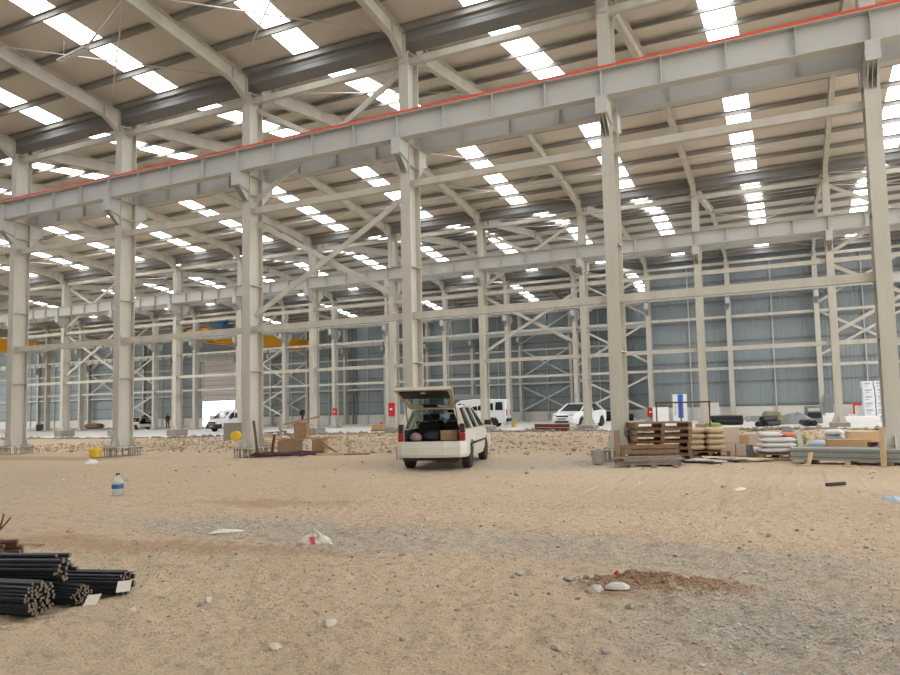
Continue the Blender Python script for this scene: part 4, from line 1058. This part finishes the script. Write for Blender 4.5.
gb = ground_h(-5.1,3.9)
b1 = bundle('round bundle of dark bars reaching farthest over the sand, with a paper tag', (-5.0,4.05,gb), math.radians(15), .10, .092, .0115, 3.2, 'rebar', 60, 1, .03)
tagpaper(b1, (.045,-.095,-.005), .10, .085, .15)
b3 = bundle('low dark bundle between the two others, with a bent paper tag', (-5.05,3.70,gb), math.radians(6), .085, .082, .0095, 3.0, 'rebar', 60, .9, .025)
tagpaper(b3, (.10,.0,-.03), .09, .075, .4)
b2 = bundle('thick bundle of thin bars lying nearest us on the sand', (-5.13,3.42,gb), math.radians(10), .125, .125, .0122, 3.0, 'rebar', 100, .95, .03)
tagpaper(b2, (-.30,-.16,-.06), .11, .08, .1)
b4 = bundle('big bundle of thick bars lying on top of the other bundles', (-5.25,3.68,gb), math.radians(17), .285, .125, .0165, 3.2, 'rebar', 60, .78, .06)
b5 = bundle('rusty brown bundle of short bars behind the dark bundles', (-7.03,4.36,gb), A0+.1, .14, .135, .02, 1.6, 'rust', 60, .95, .1)
t = MB()
for ph in (0, PI): t.tube([(-.30+.38*s, .012*math.cos(9*s+ph), .02+.34*s) for s in [i/14 for i in range(12)]]+[(.06+.03*(1 if ph else -1), .02, .36+(.05 if ph else .09))], .008, 6)
tag(t.build('twisted_wire', M['rust'], None, (-7.16,4.36,gb+.06), A0+.3), 'twisted rusty wire sticking up behind the rusty bundle', 'wire')

# ------------------------------------------------------------------ things on the slab and along the far walls
t = thing('beam_stack_marker', 'x', 'beam') if False else None
for i, (z, lab) in enumerate(((0,'lower'),(.2,'upper'))):
    o = thing('red_oxide_beam', '%s red oxide steel beam of the two lying at the slab edge before the saloon' % lab, 'beam', (-11.55,34.85,z+.02), -.3, kind='thing')
    MB().box((-1.12,-.1,0), (1.12,.1,.016)).box((-1.12,-.1,.172), (1.12,.1,.188)).build('flange', M['maroon_light'], o)
    MB().box((-1.12,-.006,.016), (1.12,.006,.172)).build('web', M['maroon'], o)
def roll(label, loc, rz, L, r, mat, name='film_roll', hollow=False):
    o = thing(name, label, 'roll', loc, rz)
    MB().tube([(-L/2,0,r),(-L/4,0,r*1.02),(L/4,0,r*.98),(L/2,0,r)], [r*.97,r,r,r*.97], 16).build('roll_body', M[mat], o)
    MB().tube([(L/2+.001,0,r),(L/2+.02,0,r)], r*.45, 12).build('roll_core', M['black'], o)
    return o
def sz(x, y): return slab_z(x, y)
roll('thick black roll lying on the slab behind the tan sacks', (-3.45,42.2,sz(-3.4,42)), -.2, 1.75, .27, 'tarp')
roll('thinner black roll on the slab in front of the thick one', (-3.3,41.5,sz(-3.3,41)), -.2, 1.3, .14, 'tarp')
for i, (x, y, z) in enumerate(((-1.5,38.2,0),(-1.15,38.5,0),(-1.3,38.35,.25))):
    roll('black pipe lying on the slab, %s of the group behind the white sacks' % ('first', 'second', 'topmost')[i], (x+.2,y,sz(x,y)+z), 1.25, 1.9, .14, 'black', 'drain_pipe')
for i, x in enumerate((.55,.86)): roll('black pipe end on facing us at the slab edge, %s of the pair' % ('first', 'second')[i], (x,38.6,sz(x,38.6)), -1.45, 1.8, .15, 'black', 'drain_pipe')
sack('olive', (1.0,.9,.75), 'olive heap of sacking on the slab among the pipes', (-1.0,40.2,sz(-1,40)), .2, None, 'sacking_heap')
rag('long grey covered heap on the slab behind the pipes', (.1,42.2,0), 1.25, .5, .55, 'grey_box', 21, 'covered_heap', 'heap', sz(0,42))
t = thing('power_unit', 'square grey machine box standing on the slab by the pipes', 'machine', (1.1,43.4,sz(1,43)), .1)
MB().box((-.42,-.35,0), (.42,.35,.98)).build('housing', M['grey_box'], t, bevel=.03); MB().box((-.34,-.37,.30), (.34,-.352,.62)).build('dark_panel', M['black'], t); MB().box((-.30,-.375,.70), (.30,-.352,.86)).build('vent_grille', M['conduit'], t)
for i in range(6):
    roll('silvery wrapped roll, %s in the row along the wall plinth' % ORD[i], (-2.75+.36*i,50.5+.1*(i % 2),sz(-2,50)), 1.5, .8, .2, 'sheet_galv', 'insulation_roll')
for i in range(3): roll('dark covered roll lying before the long wall, %s behind the saloon' % ORD[i], (-15.6+1.15*i,60.2-.2*i,sz(-14,60)), -.1, 1.6, .42 if i < 2 else .32, 'tarp')
t = thing('wall_board', 'white board with broad blue stripe leaning before the back wall', 'board', (-7.75,54.3,sz(-7.7,54)), 0)
MB().box((-.52,-.03,0), (.52,.03,2.05)).build('panel', M['white'], t); MB().box((-.14,-.036,.25), (.25,-.031,2.03)).build('blue_stripe', M['sign_blue'], t)
m = MB()
for i in range(9): m.box((-.40,-.035,.45+.11*i), (-.30+.02*(i % 3),-.031,.52+.11*i))
m.build('side_lettering', M['ink'], t)
o = MB().box((-.6,-.06,0), (.6,.06,1.1)).build('white_slab_board', M['foam'], None, (-9.2,54.3,sz(-9,54)), 0); tag(o, 'plain white board leaning on the plinth beside the striped one', 'board')
o = MB().box((-.3,-.06,0), (.3,.06,1.35)).build('white_slab_board', M['concrete'], None, (-5.2,53.9,sz(-5,54)), 0); tag(o, 'narrow grey white board standing at the plinth beyond the striped one', 'board')
def cabinet(label, loc, d, rz=0):
    t = thing('fire_hose_cabinet', label, 'fire cabinet', loc, rz)
    w, h = d
    MB().box((-w/2,-.12,0), (w/2,0,h)).build('cabinet_body', M['fire_red'], t, bevel=.01)
    MB().box((-w*.40,-.135,h*.06), (w*.40,-.122,h*.94)).build('cabinet_door', M['fire_red'], t)
    MB().box((-w*.2,-.14,h*.45), (w*.2,-.136,h*.6)).build('white_mark', M['white'], t)
    return t
cabinet('red fire cabinet on the second row column behind the hatchback', (X(1),36.06,.95), (.42,.80))
cabinet('red fire cabinet on the third row column left of the hatchback', (X(-2)+.2,54.84,.85), (.42,.68))
cabinet('red fire cabinet on the third row column before the wall corner', (X(3)-.05,54.84,.25), (.46,.74))
cabinet('red fire cabinet by the tower of white cartons', (4.18,54.95,.15), (.55,.85))
o = MB().box((-.05,-.05,0),(.05,.05,.15)).build('cabinet_stand', M['galv'], None, (4.18,54.9,sz(4,55)-.02)); tag(o, 'small stand under the fire cabinet by the carton tower', 'stand')
# tower of white cartons
WC = None
for j in range(2):
    for i in range(6):
        lab = 'white carton with grey print, %s layer of the tower, %s stack' % (ORD[i], ('side by the red cabinet', 'side by the end column')[j])
        loc = (4.15+.63*j-(.07 if i == 5 else 0)+RND.uniform(-.015,.015), 46.6+.05*j, sz(4,46.6)+.02+.392*i)
        if WC is None:
            WC = thing('white_carton', lab, 'box', loc, .1, 'white cartons in the tower')
            MB().box((-.295,-.25,0), (.295,.25,.385)).build('box_body', M['carton_white'], WC, bevel=.01)
            MB().box((-.20,-.254,.20), (.16,-.251,.30)).build('print_block', M['ink'], WC); MB().box((-.2,-.254,.08), (.05,-.251,.13)).build('print_line', M['ink'], WC)
        else: dup(WC, loc, .1+RND.uniform(-.03,.03), lab)
o = MB().lathe([(.01,0),(.24,.005),(.26,.02),(.0,.021)], 6).build('corner_card', M['carton_white'], None, (3.3,46.2,sz(3,46)), 0); bpy.data.objects.remove(o)
for i, (x, y, w, h, nm) in enumerate(((3.35,47.4,.55,.42,'tilted at the foot of the carton tower'),(3.75,47.2,.5,.95,'standing between the red cabinet and the tower'),(.35+2.0,50.2,.8,.5,'by itself near the second row column'),(4.2,45.2,.6,.35,'flat before the tower'),(1.95,50.5,.5,.4,'farther by the wall post'),(5.0,45.0,.5,.42,'beside the flat one before the tower'))):
    carton('white foam box %s' % nm, (x,y,sz(x,y)), RND.uniform(-.3,.3), (w,.4,h), 'foam', 'white foam boxes', 'foam_box', False)
o = MB().box((-1.4,-.6,0), (1.4,.6,.35)).build('foam_stack', M['foam'], None, (2.7,44.0,sz(2.7,44))); tag(o, 'low white foam block lying before the second row pedestal', 'foam')
carton('dark cabinet standing against the wall between two posts', (2.4,54.7,sz(2.4,54.7)), 0, (.55,.5,1.7), 'grey_box', name='cabinet', tape=False)
# concrete block, drum and ramp by the third front column
carton('beige cast block standing on the earth behind the third front column', (-28.6,30.0,gz(-28.6,30)-.03), .4, (.95,.8,.98), 'pedestal', name='cast_block', tape=False)
t = thing('drum', 'yellow round drum lying against the beige cast block', 'drum', (-27.25,28.7,gz(-27,28.7)+.25), .5)
MB().lathe([(.22,-.2),(.26,-.18),(.26,.18),(.22,.2)], 22, M=Matrix.Rotation(PI/2, 4, 'X')).build('drum_body', M['plastic_y'], t)
MB().lathe([(.05,.2),(.05,.225)], 12, M=Matrix.Rotation(PI/2, 4, 'X')).build('bung', M['plastic_y'], t)
plank('pale plank ramp leading up onto the slab by the van', (-34.2,32.2,-.22), (-31.6,36.2,-.02), .5, .05, 'conduit', 'ramp_plank')
t = thing('brick_pallet', 'orange brown block stack on a pallet beside the second row column', 'bricks', (-25.0,39.3,sz(-25,39)), .1)
MB().box((-.4,-.3,.12), (.4,.3,.45)).build('block_stack', M['carton'], t); MB().box((-.45,-.35,0), (.45,.35,.115)).build('pallet_base', M['ply2'], t)
t = thing('fuel_can', 'small red can standing on the slab beyond the orange blocks', 'can', (-27.8,44.0,sz(-28,44)), .1)
MB().box((-.3,-.15,0), (.3,.15,.4)).build('can_body', M['fire_red'], t, bevel=.04); MB().box((-.1,-.03,.4), (.1,.03,.55)).build('handle', M['fire_red'], t)
t = thing('traffic_bollard', 'yellow plastic block on the slab behind the crosswise van', 'block', (-17.5,44.6,sz(-17.5,44.6)), 0)
MB().lathe([(.2,0),(.2,.05),(.15,.12),(.13,.27),(.08,.30)], 16).build('bollard_body', M['plastic_y'], t)
for i, (x, y, w, h, m) in enumerate(((-69.2,62.6,.55,1.35,'foam'),(-68.5,62.8,.5,1.15,'grey_box'),(-65.5,66,2.2,1.5,'foam'))):
    carton(('tall white cabinet beside the far person', 'grey cabinet next to the tall white one', 'large white crate near the roller door jamb')[i], (x,y,sz(x,y)), .4, (w,.5,h), m, name='cabinet', tape=False)
sack('ply2', (2.2,1.5,.75), 'brown heap on the slab by the long wall, near the first front column', (-85.5,64,sz(-85,64)), .3, None, 'spoil_heap')
carton('dark crate at the left end of the slab by the first front column', (-84.0,56,sz(-84,56)), .3, (1.2,.8,.8), 'black', name='crate', tape=False)

# ------------------------------------------------------------------ stones and gravel
def stone_mesh(seed, detail=2):
    bm = bmesh.new(); bmesh.ops.create_icosphere(bm, subdivisions=detail, radius=1)
    for v in bm.verts:
        d = 1+.45*noise.noise(v.co*1.1+Vector((seed*3.1,0,0)))+.12*noise.noise(v.co*3+Vector((seed,2,0)))
        v.co *= d
    me = bpy.data.meshes.new('stone'); bm.to_mesh(me); bm.free(); return me
SM = {}
def stone(x, y, r, mat, label, group, flat=.55, name='stone'):
    k = (mat, RND.randrange(5))
    if k not in SM: SM[k] = stone_mesh(len(SM)+1); SM[k].materials.append(M[mat])
    o = bpy.data.objects.new(name, SM[k]); C.objects.link(o)
    o.location = (x, y, ground_h(x,y)+r*flat*.35); o.scale = (r, r*RND.uniform(.6,.9), r*flat); o.rotation_euler = (RND.uniform(-.2,.2),RND.uniform(-.2,.2),RND.uniform(0,6))
    return tag(o, label, 'stone', group)
named = [(-4.2,4.06,.038,'stone_dark','dark round clod lying on the sand right of the bars'),(-4.2,4.13,.038,'stone_pale','pale flat stone touching the dark round clod'),
 (-2.95,3.98,.05,'stone_pale','pale flat stone with dark edge on the sandy tracks'),(-1.5,5.62,.05,'stone_dark','dark stone at the edge of the red mound'),(-1.62,5.66,.035,'stone_dark','small dark stone next to the one by the red mound'),
 (-1.5,5.32,.04,'stone','grey brown stone below the red mound'),(-1.14,5.08,.045,'stone','flat grey stone in front of the red mound'),(-8.3,5.9,.05,'clod','reddish clod on the red earth above the bars'),
 (-3.6,6.05,.04,'stone_dark','dark stone on the sand beyond the gravel strip'),(-1.75,5.62,.05,'stone','grey stone left of the red mound'),(-3.05,3.55,.05,'stone_pale','pale stone at the near edge of the sand'),
 (-1.35,4.02,.035,'stone','brown grey pebble near the gravel'),(-1.05,4.05,.04,'stone','larger brown grey pebble near the gravel'),(-2.25,5.75,.045,'stone_pale','white stone lying left of the red mound')]
for q in named: stone(*q, None)
def scatter(n, fn, rr, mat, label, group):
    for i in range(n):
        x, y = fn(); stone(x, y, RND.uniform(*rr), mat, label, group)
scatter(60, lambda: (RND.uniform(-7,1.2), RND.uniform(3.7,9)), (.014,.032), 'stone', 'small grey stone lying loose on the sandy earth', 'small grey stones')
scatter(45, lambda: (RND.uniform(-7,1.2), RND.uniform(3.7,9)), (.012,.028), 'stone_dark', 'small dark stone lying loose on the sandy earth', 'small dark stones')
scatter(40, lambda: (RND.uniform(-7.5,1.4), RND.uniform(3.7,10)), (.014,.032), 'stone_pale', 'small pale stone lying loose on the sandy earth', 'small pale stones')
scatter(36, lambda: (RND.uniform(-16,3), RND.uniform(9.5,16)), (.02,.05), 'stone_pale', 'pale stone lying on the earth before the front row', 'pale stones before the front row')
scatter(40, lambda: (RND.uniform(-20,3), RND.uniform(10,17)), (.02,.05), 'clod', 'brown clod lying on the earth before the front row', 'brown clods before the front row')
scatter(60, lambda: (RND.uniform(-34,2), RND.uniform(18.6,34)), (.05,.13), 'clod', 'brown clod on the rough earth beyond the front row', 'clods beyond the front row')
scatter(50, lambda: (RND.uniform(-34,2), RND.uniform(18.6,34)), (.05,.12), 'stone_pale', 'pale lump on the rough earth beyond the front row', 'pale lumps beyond the front row')
def gravel(name, label, n, fn, rr, mat):
    base = [Vector(v) for v in ((0,0,1),(.9,0,.2),(.2,.85,.1),(-.8,.4,.15),(-.5,-.8,.1),(.5,-.75,.2),(0,0,-.7))]
    fs = [(0,1,2),(0,2,3),(0,3,4),(0,4,5),(0,5,1),(6,2,1),(6,3,2),(6,4,3),(6,5,4),(6,1,5)]
    m = MB()
    for i in range(n):
        x, y = fn(); r = RND.uniform(*rr)*(1.9 if RND.random() < .06 else 1); Rm = Matrix.Rotation(RND.uniform(0,6.3), 3, 'Z') @ Matrix.Rotation(RND.uniform(-.6,.6), 3, 'X')
        p = Vector((x, y, ground_h(x,y)+r*.25))
        m.add([p+Rm @ Vector((v.x*r*RND.uniform(.7,1.2), v.y*r*RND.uniform(.6,1.), v.z*r*.6)) for v in base], fs)
    o = m.build(name, M[mat]); tag(o, label, 'gravel', None, 'stuff'); return o
def ell(cx, cy, rx, ry, a=0):
    def f():
        while True:
            u, v = RND.gauss(0,.5), RND.gauss(0,.5)
            if u*u+v*v < 1.6: break
        u *= rx; v *= ry
        return cx+u*math.cos(a)-v*math.sin(a), cy+u*math.sin(a)+v*math.cos(a)
    return f
gravel('gravel', 'blue grey crushed gravel spread over the near earth beside the red mound', 5200, ell(-.05,4.9,1.35,1.35,.5), (.005,.012), 'gravel')
gravel('gravel', 'grey gravel strip on the earth around the white plastic bag', 1700, ell(-5.9,6.9,2.6,.62,.05), (.006,.014), 'gravel')
gravel('gravel', 'thin grey gravel on the earth behind the red mound', 1000, ell(-1.4,6.9,2.8,.6,0), (.006,.013), 'gravel')
gravel('rubble', 'brown crumbs of soil heaped on the red mound', 1500, ell(-1.0,5.66,.62,.24,.1), (.005,.014), 'red_soil')
gravel('rubble', 'scattered earth crumbs all over the near sand', 5500, lambda: (RND.uniform(-8,1.6), 3.4+6.5*RND.random()**1.2), (.005,.012), 'clod')
gravel('rubble', 'pale crumbs scattered all over the near sand', 1600, lambda: (RND.uniform(-8,1.6), 3.4+6.5*RND.random()**1.2), (.004,.010), 'stone_pale')
gravel('rubble', 'rough clods covering the earth between front row and slab', 3600, lambda: (RND.uniform(-40,2), 19+15.5*RND.random()), (.03,.09), 'clod')
gravel('rubble', 'pale lumps of lime strewn between front row and slab', 900, lambda: (RND.uniform(-40,2), 19+15.5*RND.random()**.8), (.03,.08), 'stone_pale')
gravel('rubble', 'earth and rubble bank along the slab edge', 2600, lambda: (RND.uniform(-60,4), 35.35-abs(RND.gauss(0,.45))), (.05,.15), 'pedestal')

# ------------------------------------------------------------------ camera, light
cam = bpy.data.cameras.new('camera'); co = bpy.data.objects.new('camera', cam); C.objects.link(co)
F, CX, CY = 692.52, 481.85, 356.70
pitch, roll_, yaw = .0700, -.0240, -.4179
cy_, sy_, cp_, sp_ = math.cos(yaw), math.sin(yaw), math.cos(pitch), math.sin(pitch)
fw = Vector((sy_*cp_, cy_*cp_, sp_)); rt = Vector((cy_, -sy_, 0)); up = rt.cross(fw)
r2 = rt*math.cos(roll_)+up*math.sin(roll_); u2 = -rt*math.sin(roll_)+up*math.cos(roll_)
co.matrix_world = Matrix(((r2.x,u2.x,-fw.x,0),(r2.y,u2.y,-fw.y,0),(r2.z,u2.z,-fw.z,1.4714),(0,0,0,1)))
cam.sensor_width = 36; cam.lens = F/900*36; cam.shift_x = (450-CX)/900; cam.shift_y = (CY-337.5)/900
cam.clip_end = 500; cam.clip_start = .05
bpy.context.scene.camera = co

w = bpy.data.worlds.new('sky'); bpy.context.scene.world = w; w.use_nodes = True
bg = w.node_tree.nodes['Background']; bg.inputs['Color'].default_value = (1.0,.985,.95,1); bg.inputs['Strength'].default_value = SKY
sc = bpy.context.scene
sc.view_settings.view_transform = 'Standard'; sc.view_settings.look = 'None'; sc.view_settings.gamma = 1; sc.view_settings.use_curve_mapping = False
sc.view_settings.exposure = 0.0
sc.cycles.use_denoising = True
sc.cycles.max_bounces = 8; sc.cycles.diffuse_bounces = 5; sc.cycles.transparent_max_bounces = 12
sc.cycles.sample_clamp_indirect = 8
